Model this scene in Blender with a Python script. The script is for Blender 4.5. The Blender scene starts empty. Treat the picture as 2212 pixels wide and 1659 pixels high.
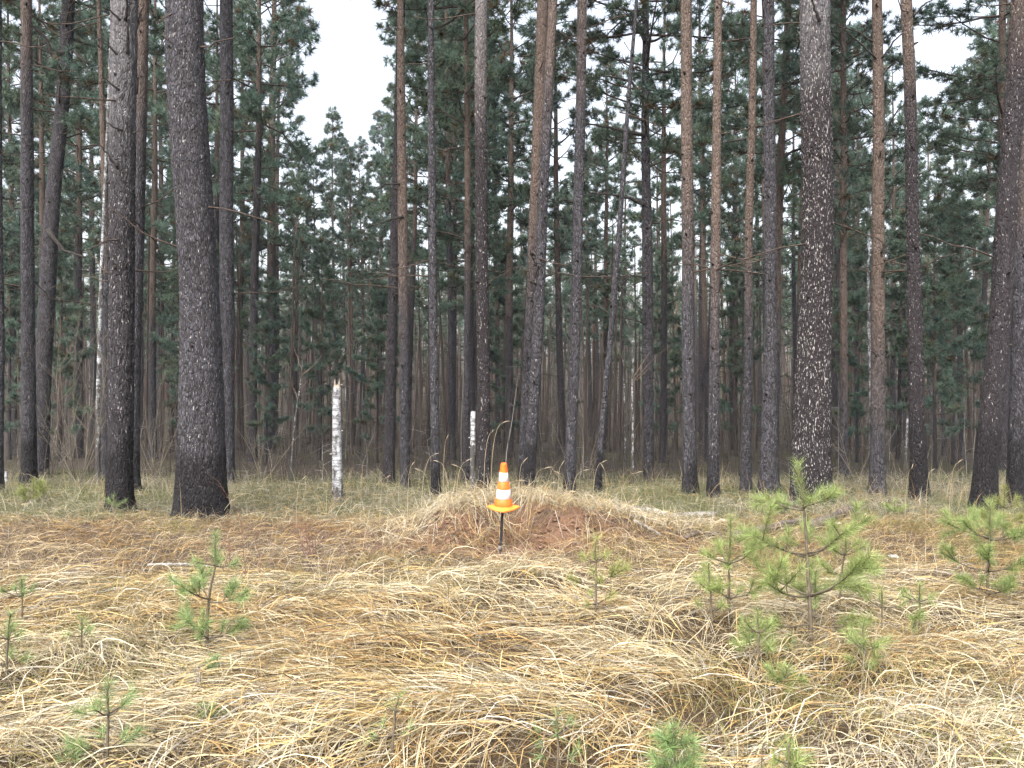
import bpy, math, random
import numpy as np
from mathutils import Vector

R = math.radians
SC = bpy.context.scene
COL = SC.collection
random.seed(5)
rng = np.random.default_rng(11)

# ------------------------------------------------------------------ camera, sky, sun, exposure
EYE = 1.65
FP = 1916.0                    # focal length in units of a 2212 x 1659 picture (60 degrees wide)
CX, CY = 1106.0, 829.5
cam = bpy.data.cameras.new('camera')
cam.sensor_fit = 'HORIZONTAL'
cam.angle = 2 * math.atan(CX / FP)
cam.clip_start = 0.1
cam.clip_end = 2000
camo = bpy.data.objects.new('camera', cam)
COL.objects.link(camo)
camo.location = (0, 0, EYE)
camo.rotation_euler = (R(90), 0, 0)
SC.camera = camo

SUN_EL, SUN_AZ = 52, 205       # high, behind the camera and a little to the left
world = bpy.data.worlds.new('World')
SC.world = world
world.use_nodes = True
wn, wl = world.node_tree.nodes, world.node_tree.links
wn.clear()
w_out = wn.new('ShaderNodeOutputWorld')
w_bg = wn.new('ShaderNodeBackground')
w_sky = wn.new('ShaderNodeTexSky')
w_hs = wn.new('ShaderNodeHueSaturation')
w_sky.sky_type = 'NISHITA'
w_sky.sun_disc = False
w_sky.sun_elevation = R(SUN_EL)
w_sky.sun_rotation = R(SUN_AZ)
w_sky.air_density = 1.0
w_sky.dust_density = 6.0
w_hs.inputs['Saturation'].default_value = 0.42
w_bg.inputs['Strength'].default_value = 0.15
wl.new(w_sky.outputs[0], w_hs.inputs['Color'])
wl.new(w_hs.outputs[0], w_bg.inputs['Color'])
wl.new(w_bg.outputs[0], w_out.inputs['Surface'])

sun = bpy.data.lights.new('sun', 'SUN')
sun.energy = 1.0
sun.angle = R(40)
sun.color = (1.0, 0.90, 0.76)
suno = bpy.data.objects.new('sun', sun)
COL.objects.link(suno)
_az, _el = R(SUN_AZ), R(SUN_EL)
to_sun = Vector((math.sin(_az) * math.cos(_el), math.cos(_az) * math.cos(_el), math.sin(_el)))
suno.rotation_euler = to_sun.to_track_quat('Z', 'Y').to_euler()
suno.location = to_sun * 60

SC.view_settings.view_transform = 'Standard'
SC.view_settings.look = 'None'
SC.view_settings.exposure = 1.82
SC.view_settings.gamma = 1.0
SC.view_settings.use_curve_mapping = False
SC.cycles.max_bounces = 4
SC.cycles.diffuse_bounces = 3
SC.cycles.glossy_bounces = 2
SC.cycles.transmission_bounces = 4
SC.cycles.use_denoising = True
SC.cycles.use_adaptive_sampling = True
SC.cycles.adaptive_threshold = .03

# ------------------------------------------------------------------ helpers
def _h(ix, iy, iz, s):
    with np.errstate(over='ignore'):
        n = (ix.astype(np.int64) * 374761393 + iy.astype(np.int64) * 668265263 + iz.astype(np.int64) * 2147483647 + s * 1274126177)
        n = (n ^ (n >> 13)) * 1274126177
        n = n ^ (n >> 16)
    return (n & 0xFFFF).astype(np.float64) / 65535.0

def noise3(x, y, z, s=0):
    x, y, z = np.broadcast_arrays(np.asarray(x, float), np.asarray(y, float), np.asarray(z, float))
    ix, iy, iz = np.floor(x), np.floor(y), np.floor(z)
    fx, fy, fz = x - ix, y - iy, z - iz
    fx, fy, fz = (f * f * (3 - 2 * f) for f in (fx, fy, fz))
    r = 0
    for a in (0, 1):
        for b in (0, 1):
            for c in (0, 1):
                w = (fx if a else 1 - fx) * (fy if b else 1 - fy) * (fz if c else 1 - fz)
                r = r + w * _h(ix + a, iy + b, iz + c, s)
    return r

def noise2(x, y, s=0):
    x, y = np.broadcast_arrays(np.asarray(x, float), np.asarray(y, float))
    ix, iy = np.floor(x), np.floor(y)
    fx, fy = x - ix, y - iy
    fx, fy = fx * fx * (3 - 2 * fx), fy * fy * (3 - 2 * fy)
    z = np.zeros_like(ix)
    return ((1 - fx) * (1 - fy) * _h(ix, iy, z, s) + fx * (1 - fy) * _h(ix + 1, iy, z, s)
            + (1 - fx) * fy * _h(ix, iy + 1, z, s) + fx * fy * _h(ix + 1, iy + 1, z, s))

def fbm2(x, y, s=0, o=3):
    r, a, t = 0, 1.0, 0
    for k in range(o):
        r = r + a * noise2(x * 2 ** k, y * 2 ** k, s + 17 * k)
        t += a
        a *= .5
    return r / t

def sstep(a, b, x):
    t = np.clip((x - a) / (b - a), 0, 1)
    return t * t * (3 - 2 * t)

def base_z(y):
    return np.interp(y, [-60, 13, 16, 20, 27, 35, 60, 100, 160, 300, 600],
                     [0, 0, -.08, -.26, -.62, -1.0, -1.5, -.6, 4.5, 12, 20])

def ground(x, y, mound=True):
    x, y = np.asarray(x, float), np.asarray(y, float)
    g = base_z(y)
    g = g + .10 * (fbm2(x * .45 + 3, y * .45, 3) - .5)
    near = 1 - sstep(7.0, 8.2, y + .5 * (noise2(x * .9, y * .2, 8) - .5))
    g = g + near * (.11 * (noise2(x * 1.1 + 7, y * 1.7, 21) - .45) + .03 * (noise2(x * 2.7, y * 3.1, 22) - .5) + .03)
    g = g + .035 * (noise2(x * 4, y * 4, 23) - .5) * (1 - sstep(20, 40, y))
    # mound of dug soil behind the cone
    if not mound:
        return g
    wav = .55 * (noise2(x * 1.7, y * .6, 32) - .5) + .16 * (noise2(x * 5, y * 4, 33) - .5)
    front = sstep(9.22, 9.72, y + wav - .08 * np.exp(-((x + .02) / .22) ** 2) + .2 * np.exp(-((x + .72) / .3) ** 2))
    back = 1 - sstep(10.2, 11.0, y)
    m = (.21 * np.exp(-((x - .02) / 1.15) ** 4) + .10 * np.exp(-((x - .02) / .6) ** 2) + .10 * np.exp(-((x - 1.35) / .6) ** 2)) * front * back
    clod = np.exp(-((x + .05) / 1.5) ** 4 - ((y - 9.35) / .55) ** 4)
    m = m + clod * (.18 * (noise2(x * 4.2, y * 4.2, 31) - .45) + .09 * (noise2(x * 11, y * 11, 34) - .5))
    m = m + .13 * np.clip(1 - np.hypot((x + .60) / .20, (y - 9.12) / .17), 0, 1)
    m = m - .11 * np.exp(-((x + .12) / .40) ** 2 - ((y - 8.9) / .35) ** 2)
    # tree platform behind the mound
    return g + m

def P(px, py, d):
    return np.array([(px - CX) / FP * d, d, EYE + (CY - py) / FP * d])

def hit(px, py, mound=True):
    """distance at which the sight line through (px, py) meets the ground"""
    d = np.linspace(3, 70, 6000)
    z = EYE + (CY - py) / FP * d
    g = ground((px - CX) / FP * d, d, mound)
    k = np.argmax(z < g)
    return float(d[k]) if z[k] < g[k] else 60.0

def g1(x, y):
    return float(ground(x, y))

def mesh_from(name, verts, faces, col=None, smooth=False):
    """faces: (n,3) or (n,4) int array, or a list of lists"""
    me = bpy.data.meshes.new(name)
    verts = np.asarray(verts, np.float32)
    if isinstance(faces, np.ndarray):
        n, k = faces.shape
        me.vertices.add(len(verts))
        me.vertices.foreach_set('co', verts.ravel())
        me.loops.add(n * k)
        me.loops.foreach_set('vertex_index', faces.astype(np.int32).ravel())
        me.polygons.add(n)
        me.polygons.foreach_set('loop_start', np.arange(0, n * k, k, dtype=np.int32))
        me.update(calc_edges=True)
    else:
        me.from_pydata([tuple(map(float, v)) for v in verts], [], faces)
    if col is not None:
        c = np.ones((len(verts), 4), np.float32)
        c[:, :3] = col
        a = me.attributes.new('col', 'FLOAT_COLOR', 'POINT')
        a.data.foreach_set('color', c.ravel())
    if smooth:
        me.polygons.foreach_set('use_smooth', np.ones(len(me.polygons), bool))
    return me

def link(name, me, mat=None, parent=None, **props):
    o = bpy.data.objects.new(name, me)
    COL.objects.link(o)
    if mat is not None and len(me.materials) == 0:
        me.materials.append(mat)
    if parent is not None:
        o.parent = parent
    for k, v in props.items():
        o[k] = v
    return o

def thing(name, label, cat, loc=(0, 0, 0), group=None):
    o = bpy.data.objects.new(name, None)
    COL.objects.link(o)
    o.location = tuple(float(v) for v in loc)
    o.empty_display_size = .2
    o['label'] = label
    o['category'] = cat
    if group:
        o['group'] = group
    return o

def norm(v):
    return v / np.maximum(np.linalg.norm(v, axis=-1, keepdims=True), 1e-9)

def ribbons(Pt, W, side, col):
    """Pt (N,K,3), W (N,K), side (N,K,3) unit, col (N,3) -> verts, quads, cols"""
    N, K, _ = Pt.shape
    a = Pt - side * (W[..., None] * .5)
    b = Pt + side * (W[..., None] * .5)
    V = np.stack([a, b], 2).reshape(-1, 3)
    i = (np.arange(N)[:, None] * K + np.arange(K - 1)[None]) * 2
    F = np.stack([i, i + 1, i + 3, i + 2], -1).reshape(-1, 4)
    C = np.repeat(col, K * 2, 0)
    return V, F, C

def tube(pts, rad, n=6, cap=True):
    pts = np.asarray(pts, float)
    rad = np.asarray(rad, float)
    K = len(pts)
    t = norm(np.gradient(pts, axis=0))
    ref = np.array([0, 0, 1.]) if abs(t[0][2]) < .8 else np.array([1., 0, 0])
    u = norm(np.cross(t, ref))
    v = np.cross(t, u)
    a = np.linspace(0, 2 * np.pi, n, endpoint=False)
    V = pts[:, None] + rad[:, None, None] * (np.cos(a)[None, :, None] * u[:, None] + np.sin(a)[None, :, None] * v[:, None])
    V = V.reshape(-1, 3)
    i = np.arange(K - 1)[:, None] * n
    j = np.arange(n)[None]
    j2 = (j + 1) % n
    F = np.stack([i + j, i + j2, i + n + j2, i + n + j], -1).reshape(-1, 4)
    if cap:
        V = np.vstack([V, pts[:1], pts[-1:]])
        c0, c1 = len(V) - 2, len(V) - 1
        jj = np.arange(n)
        k2 = (jj + 1) % n
        F = np.vstack([F, np.stack([jj * 0 + c0, k2, jj, jj * 0 + c0], -1)[:, :4],
                       np.stack([jj * 0 + c1, (K - 1) * n + jj, (K - 1) * n + k2, jj * 0 + c1], -1)])
    return V, F

def fix_quads(F):
    """quads whose last index repeats the first become triangles"""
    return [list(map(int, f[:3])) if f[0] == f[3] else list(map(int, f)) for f in F]

class MB:
    def __init__(s):
        s.V, s.F, s.C, s.n = [], [], [], 0
    def add(s, V, F, c=None):
        s.V.append(np.asarray(V, float))
        s.F.append(np.asarray(F) + s.n)
        s.n += len(V)
        if c is not None:
            c = np.asarray(c, float)
            s.C.append(np.broadcast_to(c, (len(V), 3)))
    def tube(s, pts, rad, n=6, c=None, cap=False):
        V, F = tube(pts, rad, n, cap)
        s.add(V, F, c)
    def mesh(s, name, smooth=False):
        V = np.vstack(s.V)
        k = {f.shape[1] for f in s.F}
        col = np.vstack(s.C) if s.C else None
        if len(k) == 1 and not any((f.shape[1] == 4 and (f[:, 0] == f[:, 3]).any()) for f in s.F):
            return mesh_from(name, V, np.vstack(s.F), col, smooth)
        L = []
        for f in s.F:
            L += fix_quads(f) if f.shape[1] == 4 else [list(map(int, r)) for r in f]
        return mesh_from(name, V, L, col, smooth)

# ------------------------------------------------------------------ materials
def new_mat(name):
    m = bpy.data.materials.new(name)
    m.use_nodes = True
    nt = m.node_tree
    b = nt.nodes['Principled BSDF']
    return m, nt, b

class NT:
    def __init__(s, nt):
        s.nt, s.N, s.L = nt, nt.nodes, nt.links
    def n(s, t, **k):
        o = s.N.new(t)
        for a, b in k.items():
            setattr(o, a, b)
        return o
    def put(s, sock, v):
        if isinstance(v, bpy.types.NodeSocket):
            s.L.new(v, sock)
        elif v is not None:
            sock.default_value = v
    def math(s, op, a, b=None, c=None, clamp=False):
        o = s.n('ShaderNodeMath', operation=op, use_clamp=clamp)
        for i, v in enumerate((a, b, c)):
            s.put(o.inputs[i], v)
        return o.outputs[0]
    def mix(s, f, a, b, mode='MIX'):
        o = s.n('ShaderNodeMix', data_type='RGBA', blend_type=mode)
        s.put(o.inputs['Factor'], f)
        s.put(o.inputs[6], a if not isinstance(a, tuple) else (*a, 1))
        s.put(o.inputs[7], b if not isinstance(b, tuple) else (*b, 1))
        return o.outputs[2]
    def rng(s, v, a, b, c=0., d=1., smooth=True):
        o = s.n('ShaderNodeMapRange', interpolation_type='SMOOTHSTEP' if smooth else 'LINEAR')
        for i, q in enumerate((v, a, b, c, d)):
            s.put(o.inputs[i], q)
        return o.outputs[0]
    def attr(s, name, typ='OBJECT'):
        o = s.n('ShaderNodeAttribute', attribute_type=typ, attribute_name=name)
        return o
    def map(s, scale, loc=(0, 0, 0), src='Object'):
        tc = s.n('ShaderNodeTexCoord')
        mp = s.n('ShaderNodeMapping')
        s.L.new(tc.outputs[src], mp.inputs['Vector'])
        mp.inputs['Scale'].default_value = scale
        s.put(mp.inputs['Location'], loc)
        return mp.outputs[0]
    def noise(s, vec, scale, det=4, rough=.6):
        o = s.n('ShaderNodeTexNoise')
        s.L.new(vec, o.inputs['Vector'])
        o.inputs['Scale'].default_value = scale
        o.inputs['Detail'].default_value = det
        o.inputs['Roughness'].default_value = rough
        return o
    def vor(s, vec, scale, feature='F1'):
        o = s.n('ShaderNodeTexVoronoi', feature=feature)
        s.L.new(vec, o.inputs['Vector'])
        o.inputs['Scale'].default_value = scale
        return o

def bark_material():
    """pine bark: plated grey-mauve below, flaky orange above, fire char at the foot, pale flecks;
       how much of each is set on every trunk (up_h, char_h, flecks, tone)"""
    m, nt, b = new_mat('pine_bark')
    g = NT(nt)
    rnd = g.n('ShaderNodeObjectInfo').outputs['Random']
    off = g.math('MULTIPLY', rnd, 37.0)
    cmb = g.n('ShaderNodeCombineXYZ')
    for i in range(3):
        g.L.new(off, cmb.inputs[i])
    v1 = g.map((1, 1, .26), cmb.outputs[0])
    v2 = g.map((1, 1, .38), cmb.outputs[0])
    v3 = g.map((1, 1, 1), cmb.outputs[0])
    plate = g.vor(v1, 44, 'DISTANCE_TO_EDGE').outputs['Distance']
    cell = g.vor(v1, 44).outputs['Color']
    n1 = g.noise(v2, 22, 6, .75).outputs['Fac']
    n2 = g.noise(v3, 1.3, 3).outputs['Fac']
    n3 = g.noise(v2, 60, 3, .7).outputs['Fac']
    tc = g.n('ShaderNodeTexCoord')
    sep = g.n('ShaderNodeSeparateXYZ')
    g.L.new(tc.outputs['Object'], sep.inputs[0])
    z = sep.outputs['Z']
    fl = g.attr('flecks').outputs['Fac']
    up = g.attr('up_h').outputs['Fac']
    ch = g.attr('char_h').outputs['Fac']
    tone = g.attr('tone').outputs['Fac']
    # lower bark
    low = g.mix(g.rng(n1, .36, .66), (.024, .025, .030), (.112, .113, .136))
    sc = g.n('ShaderNodeSeparateColor')
    g.L.new(cell, sc.inputs[0])
    low = g.mix(g.math('MULTIPLY', sc.outputs[0], .3), low, (.088, .078, .082))
    low = g.mix(g.math('MULTIPLY', g.math('SUBTRACT', 1.0, tone), .85), low, (.019, .013, .015))
    crack = g.rng(plate, .0, .16, 1., 0.)
    low = g.mix(g.math('MULTIPLY', crack, .7), low, (.022, .018, .019))
    # upper bark
    upc = g.mix(g.rng(n1, .35, .7), (.104, .075, .060), (.166, .124, .102))
    upc = g.mix(g.rng(n3, .55, .75), upc, (.215, .185, .165))
    zz = g.math('ADD', z, g.math('MULTIPLY', g.math('SUBTRACT', n2, .5), 2.4))
    zz = g.math('ADD', zz, g.math('MULTIPLY', g.math('SUBTRACT', n1, .5), 1.2))
    ufac = g.rng(g.math('SUBTRACT', zz, up), -1.3, 1.6)
    c = g.mix(g.math('MULTIPLY', ufac, .88), low, upc)
    # pale flecks
    nf = g.noise(g.map((1, 1, .30), cmb.outputs[0]), 58, 2, .55).outputs['Fac']
    zp = g.math('ADD', z, g.math('MULTIPLY', g.math('SUBTRACT', n2, .5), 2.0))
    pale = g.rng(g.math('SUBTRACT', zp, g.attr('pale_h').outputs['Fac']), -1.0, 1.4)
    c = g.mix(g.math('MULTIPLY', pale, g.rng(n1, .35, .60, .25, .85)), c, (.175, .172, .184))
    th = g.math('SUBTRACT', .735, g.math('MULTIPLY', fl, .20))
    fm = g.rng(g.math('SUBTRACT', nf, th), -.012, .03)
    fm = g.math('MULTIPLY', fm, g.rng(n1, .30, .50, .45, 1.))
    c = g.mix(g.math('MULTIPLY', fm, .92), c, (.37, .355, .35))
    # char
    zc = g.math('ADD', z, g.math('MULTIPLY', g.math('SUBTRACT', n2, .5), 1.9))
    zc = g.math('ADD', zc, g.math('MULTIPLY', g.math('SUBTRACT', n1, .5), 1.0))
    cfac = g.math('MULTIPLY', g.rng(g.math('SUBTRACT', zc, ch), -.28, .28, 1., 0.), g.rng(n3, .25, .6, .97, .80))
    c = g.mix(cfac, c, (.011, .010, .012))
    g.L.new(c, b.inputs['Base Color'])
    b.inputs['Roughness'].default_value = .85
    b.inputs['Specular IOR Level'].default_value = .25
    bm = g.n('ShaderNodeBump')
    bm.inputs['Strength'].default_value = .8
    bm.inputs['Distance'].default_value = .03
    hgt = g.math('ADD', g.rng(plate, 0, .22), g.math('MULTIPLY', n1, .8))
    g.L.new(g.math('ADD', hgt, g.math('MULTIPLY', n3, .3)), bm.inputs['Height'])
    g.L.new(bm.outputs[0], b.inputs['Normal'])
    return m

def simple_mat(name, c1, c2, scale=20, rough=.8, stretch=(1, 1, 1), bump=.3, det=4):
    m, nt, b = new_mat(name)
    g = NT(nt)
    v = g.map(stretch)
    n = g.noise(v, scale, det, .65).outputs['Fac']
    g.L.new(g.mix(g.rng(n, .3, .7), c1, c2), b.inputs['Base Color'])
    b.inputs['Roughness'].default_value = rough
    b.inputs['Specular IOR Level'].default_value = .3
    if bump:
        bm = g.n('ShaderNodeBump')
        bm.inputs['Strength'].default_value = bump
        bm.inputs['Distance'].default_value = .01
        g.L.new(n, bm.inputs['Height'])
        g.L.new(bm.outputs[0], b.inputs['Normal'])
    return m

def leaf_mat(name, trans=.25, vary=.25, rough=.55, spec=.3):
    """colour comes from the mesh's own per-blade colour"""
    m, nt, b = new_mat(name)
    g = NT(nt)
    c = g.attr('col', 'GEOMETRY').outputs['Color']
    if vary:
        r = g.n('ShaderNodeObjectInfo').outputs['Random']
        hs = g.n('ShaderNodeHueSaturation')
        g.L.new(c, hs.inputs['Color'])
        g.put(hs.inputs['Value'], g.rng(r, 0, 1, 1 - vary, 1 + vary, False))
        g.put(hs.inputs['Hue'], g.rng(r, 0, 1, .51, .487, False))
        c = hs.outputs[0]
    g.L.new(c, b.inputs['Base Color'])
    b.inputs['Roughness'].default_value = rough
    b.inputs['Specular IOR Level'].default_value = spec
    if trans:
        t = g.n('ShaderNodeBsdfTranslucent')
        g.L.new(c, t.inputs['Color'])
        mx = g.n('ShaderNodeMixShader')
        mx.inputs[0].default_value = trans
        g.L.new(b.outputs[0], mx.inputs[1])
        g.L.new(t.outputs[0], mx.inputs[2])
        out = nt.nodes['Material Output']
        g.L.new(mx.outputs[0], out.inputs['Surface'])
    return m

def birch_material():
    m, nt, b = new_mat('birch_bark')
    g = NT(nt)
    rnd = g.n('ShaderNodeObjectInfo').outputs['Random']
    cmb = g.n('ShaderNodeCombineXYZ')
    g.L.new(g.math('MULTIPLY', rnd, 19.), cmb.inputs[2])
    vb = g.map((1, 1, 3.2), cmb.outputs[0])
    vv = g.map((1, 1, .5), cmb.outputs[0])
    n1 = g.noise(vb, 8, 6, .8).outputs['Fac']
    n2 = g.noise(vv, 13, 6, .8).outputs['Fac']
    n3 = g.noise(vv, 3, 2).outputs['Fac']
    tc = g.n('ShaderNodeTexCoord')
    sep = g.n('ShaderNodeSeparateXYZ')
    g.L.new(tc.outputs['Object'], sep.inputs[0])
    c = g.mix(g.rng(n3, .3, .7), (.34, .35, .375), (.52, .54, .58))
    c = g.mix(g.math('MULTIPLY', g.rng(n1, .47, .55), .85), c, (.10, .098, .10))
    low = g.rng(sep.outputs['Z'], 0., g.attr('rough_h').outputs['Fac'], .12, 0.)
    c = g.mix(g.rng(g.math('ADD', n2, g.math('ADD', low, g.attr('dark').outputs['Fac'])), .53, .60), c, (.05, .045, .043))
    g.L.new(c, b.inputs['Base Color'])
    b.inputs['Roughness'].default_value = .7
    bm = g.n('ShaderNodeBump')
    bm.inputs['Strength'].default_value = .5
    bm.inputs['Distance'].default_value = .008
    g.L.new(g.math('SUBTRACT', 1.0, n2), bm.inputs['Height'])
    g.L.new(bm.outputs[0], b.inputs['Normal'])
    return m

def ground_material():
    m, nt, b = new_mat('ground_litter')
    g = NT(nt)
    c = g.attr('col', 'GEOMETRY').outputs['Color']
    v = g.map((1, 1, 1))
    n1 = g.noise(v, 26, 8, .75).outputs['Fac']
    n2 = g.noise(v, 5, 4, .6).outputs['Fac']
    n3 = g.noise(v, 90, 4, .7).outputs['Fac']
    k = g.math('ADD', g.rng(n1, .25, .75, .45, 1.4, False), g.math('MULTIPLY', g.math('SUBTRACT', n2, .5), .7))
    mm = g.n('ShaderNodeVectorMath', operation='SCALE')
    g.L.new(c, mm.inputs[0])
    g.L.new(k, mm.inputs['Scale'])
    cc = g.mix(g.rng(n3, .60, .72, 0., .40), mm.outputs[0], (.25, .18, .115))
    g.L.new(cc, b.inputs['Base Color'])
    b.inputs['Roughness'].default_value = .95
    b.inputs['Specular IOR Level'].default_value = .15
    bm = g.n('ShaderNodeBump')
    bm.inputs['Strength'].default_value = 1.0
    bm.inputs['Distance'].default_value = .04
    g.L.new(g.math('ADD', n1, g.math('MULTIPLY', n3, .5)), bm.inputs['Height'])
    g.L.new(bm.outputs[0], b.inputs['Normal'])
    return m

M_BARK = bark_material()
M_BIRCH = birch_material()
M_DEAD = simple_mat('dead_branch', (.012, .011, .011), (.045, .038, .035), 30, .9, (1, 1, 1), .3)
M_LIMB = simple_mat('pine_limb_bark', (.028, .021, .018), (.078, .055, .043), 18, .9, (1, 1, 1), .3)
M_GROUND = ground_material()
M_NEEDLE = leaf_mat('pine_needles', .32, .22, .5, .3)
M_YOUNG = leaf_mat('young_pine_needles', .25, .10, .45, .4)
M_STRAW = leaf_mat('dry_straw', .22, 0, .55, .35)
M_WOOD = leaf_mat('far_wood', .1, 0, .9, .1)
M_TWIG = simple_mat('twig_bark', (.10, .075, .055), (.22, .17, .12), 40, .85, (1, 1, .3), .2)
M_PALE = simple_mat('pale_twig_bark', (.095, .080, .062), (.20, .175, .135), 40, .85, (1, 1, .3), .2)
M_RED = simple_mat('reddish_twig_bark', (.12, .06, .045), (.22, .12, .09), 40, .8, (1, 1, .3), .2)
M_STEM = simple_mat('sapling_bark', (.070, .058, .042), (.15, .125, .09), 50, .85, (1, 1, .4), .3)
M_LOG = simple_mat('rotting_log', (.045, .036, .031), (.15, .122, .104), 22, .95, (1, 1, 1), .8, 8)
M_GREYLOG = simple_mat('lichen_log', (.08, .075, .07), (.36, .36, .35), 16, .9, (1, 1, 1), .5, 8)
M_FUNGUS = simple_mat('bracket_fungus', (.22, .20, .18), (.62, .60, .57), 30, .8)
M_ORANGE = simple_mat('orange_rubber', (.74, .105, .014), (.93, .155, .016), 14, .42, (1, 1, 1), .05)
M_BASE = simple_mat('orange_base_rubber', (.88, .20, .03), (.93, .255, .042), 10, .5, (1, 1, 1), .08)
M_WHITE = simple_mat('white_reflective', (.66, .65, .64), (.87, .87, .88), 14, .4, (1, 1, 1), .03)
M_BLACK = simple_mat('black_metal', (.012, .012, .014), (.035, .035, .038), 30, .5)
M_STONE = simple_mat('white_bark_scrap', (.25, .25, .245), (.6, .6, .6), 14, .8)

# ------------------------------------------------------------------ the ground
def graded(a, b, step, far, growth):
    l = list(np.arange(a, b + 1e-6, step))
    s = step
    while l[-1] < far:
        s *= growth
        l.append(l[-1] + s)
    return l

def build_ground():
    ys = np.array(graded(-3, 13, .075, 600, 1.09))
    ys = np.concatenate([np.array([-120, -60, -30, -15, -8, -5]), ys])
    xp = np.array(graded(0, 8, .08, 500, 1.12))
    xs = np.concatenate([-xp[:0:-1], xp])
    X, Y = np.meshgrid(xs, ys)
    Z = ground(X, Y)
    V = np.stack([X, Y, Z], -1).reshape(-1, 3)
    nx = len(xs)
    i = np.arange(len(ys) - 1)[:, None] * nx + np.arange(nx - 1)[None]
    F = np.stack([i, i + 1, i + nx + 1, i + nx], -1).reshape(-1, 4)
    x, y = X.ravel(), Y.ravel()
    thatch = np.array([.095, .068, .043])
    soil = np.array([.195, .116, .078])
    brown = np.array([.118, .088, .066])
    olive = np.array([.098, .102, .050])
    floor = np.array([.056, .046, .038])
    moss = np.array([.060, .058, .032])
    n = fbm2(x * .8, y * .8, 41)
    w1 = sstep(6.9, 7.9, y + 1.2 * (n - .5))[:, None]
    c = thatch * (1 - w1) + brown * w1
    w2 = sstep(10.2, 11.2, y + 1.2 * (n - .5))[:, None]
    c = c * (1 - w2) + olive * w2
    w3 = sstep(14, 18, y + 3 * (n - .5))[:, None]
    c = c * (1 - w3) + (floor * (1 - sstep(.5, .62, n)[:, None]) + moss * sstep(.5, .62, n)[:, None]) * w3
    ms = np.exp(-((x + .1) / 1.35) ** 4 - ((y - 9.25) / .65) ** 4) * sstep(.22, .42, fbm2(x * 2.2, y * 2.2, 43))
    c = c * (1 - ms[:, None]) + soil * ms[:, None]
    me = mesh_from('ground', V, F, c, True)
    o = link('ground', me, M_GROUND)
    o['kind'] = 'structure'
    o['label'] = 'rough ground of brown soil, dry thatch and needle litter'
build_ground()

# ------------------------------------------------------------------ dry grass
STRAW = np.array([[.51, .45, .315], [.43, .35, .195], [.395, .275, .115], [.295, .18, .072], [.44, .41, .35], [.105, .074, .048], [.48, .365, .15]])

def pick_straw(x, y, k):
    n = fbm2(x * .9 + 11, y * 1.3, 51)
    m = fbm2(x * .5, y * .7 + 5, 52)
    w = np.stack([.30 + 1.6 * np.clip(n - .45, 0, 1) * 2, np.full_like(n, .30), .12 + 1.2 * np.clip(.55 - n, 0, 1),
                  .05 + 1.2 * np.clip(.5 - n, 0, 1), .10 + .9 * np.clip(m - .5, 0, 1), np.full_like(n, .14), np.full_like(n, .13)], 1)
    w = np.cumsum(w, 1) / w.sum(1, keepdims=True)
    idx = (k[:, None] > w).sum(1).clip(0, 6)
    c = STRAW[idx] * (.50 + .74 * rng.random(len(x)))[:, None]
    return c

def lay_blades(x, y, phi, L, W, arch, lift, col, K=6, kink=.2, bend=.5, follow=1.0, tipup=0.):
    """grass leaves that rise from a root, arch over and lie along the ground"""
    N = len(x)
    t = np.linspace(0, 1, K)[None]
    curv = rng.normal(0, bend, N)[:, None]
    ang = phi[:, None] + curv * (t - .3)
    kk = (rng.random(N) < kink)[:, None]
    kt = rng.uniform(.35, .75, N)[:, None]
    ka = rng.normal(0, .9, N)[:, None]
    ang = ang + kk * (t > kt) * ka
    ds = (L / (K - 1))[:, None]
    dx = np.cumsum(np.cos(ang) * ds, 1) - np.cos(ang[:, :1]) * ds
    dy = np.cumsum(np.sin(ang) * ds, 1) - np.sin(ang[:, :1]) * ds
    X, Y = x[:, None] + dx, y[:, None] + dy
    G = ground(X, Y)
    prof = np.sin(np.clip(t * np.pi * .92, 0, np.pi)) ** .8
    Z = G * follow + ground(x, y)[:, None] * (1 - follow) + arch[:, None] * prof + lift[:, None] * np.clip(t * 3, 0, 1) + tipup * L[:, None] * t ** 2
    Z = np.maximum(Z, G + .004)
    Z[:, 0] = G[:, 0] - .01
    Pt = np.stack([X, Y, Z], -1)
    T = norm(np.gradient(Pt, axis=1))
    roll = rng.uniform(-1.2, 1.2, N)
    up = np.stack([np.zeros(N), np.zeros(N), np.ones(N)], -1)[:, None]
    s0 = norm(np.cross(T, up + 1e-3))
    u0 = np.cross(s0, T)
    side = s0 * np.cos(roll)[:, None, None] + u0 * np.sin(roll)[:, None, None]
    wp = W[:, None] * np.clip(np.minimum(.55 + t * 2.2, (1.03 - t) * 2.6), .1, 1)
    return ribbons(Pt, wp, side, col)

def stand_blades(x, y, L, W, lean, col, K=4, dirn=None):
    """upright blades curving over at the tip"""
    N = len(x)
    phi = rng.uniform(0, 2 * np.pi, N) if dirn is None else dirn
    t = np.linspace(0, 1, K)[None]
    h = L[:, None] * (t * np.cos(lean[:, None] * t))
    r = L[:, None] * t * np.sin(lean[:, None] * (.35 + .65 * t))
    X = x[:, None] + r * np.cos(phi)[:, None]
    Y = y[:, None] + r * np.sin(phi)[:, None]
    Z = ground(x, y)[:, None] - .01 + h
    Pt = np.stack([X, Y, Z], -1)
    T = norm(np.gradient(Pt, axis=1))
    a = rng.uniform(0, 2 * np.pi, N)
    ref = np.stack([np.cos(a), np.sin(a), np.zeros(N)], -1)[:, None]
    side = norm(np.cross(T, ref))
    wp = W[:, None] * np.clip((1.05 - t) * 2, .12, 1)
    return ribbons(Pt, wp, side, col)

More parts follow.
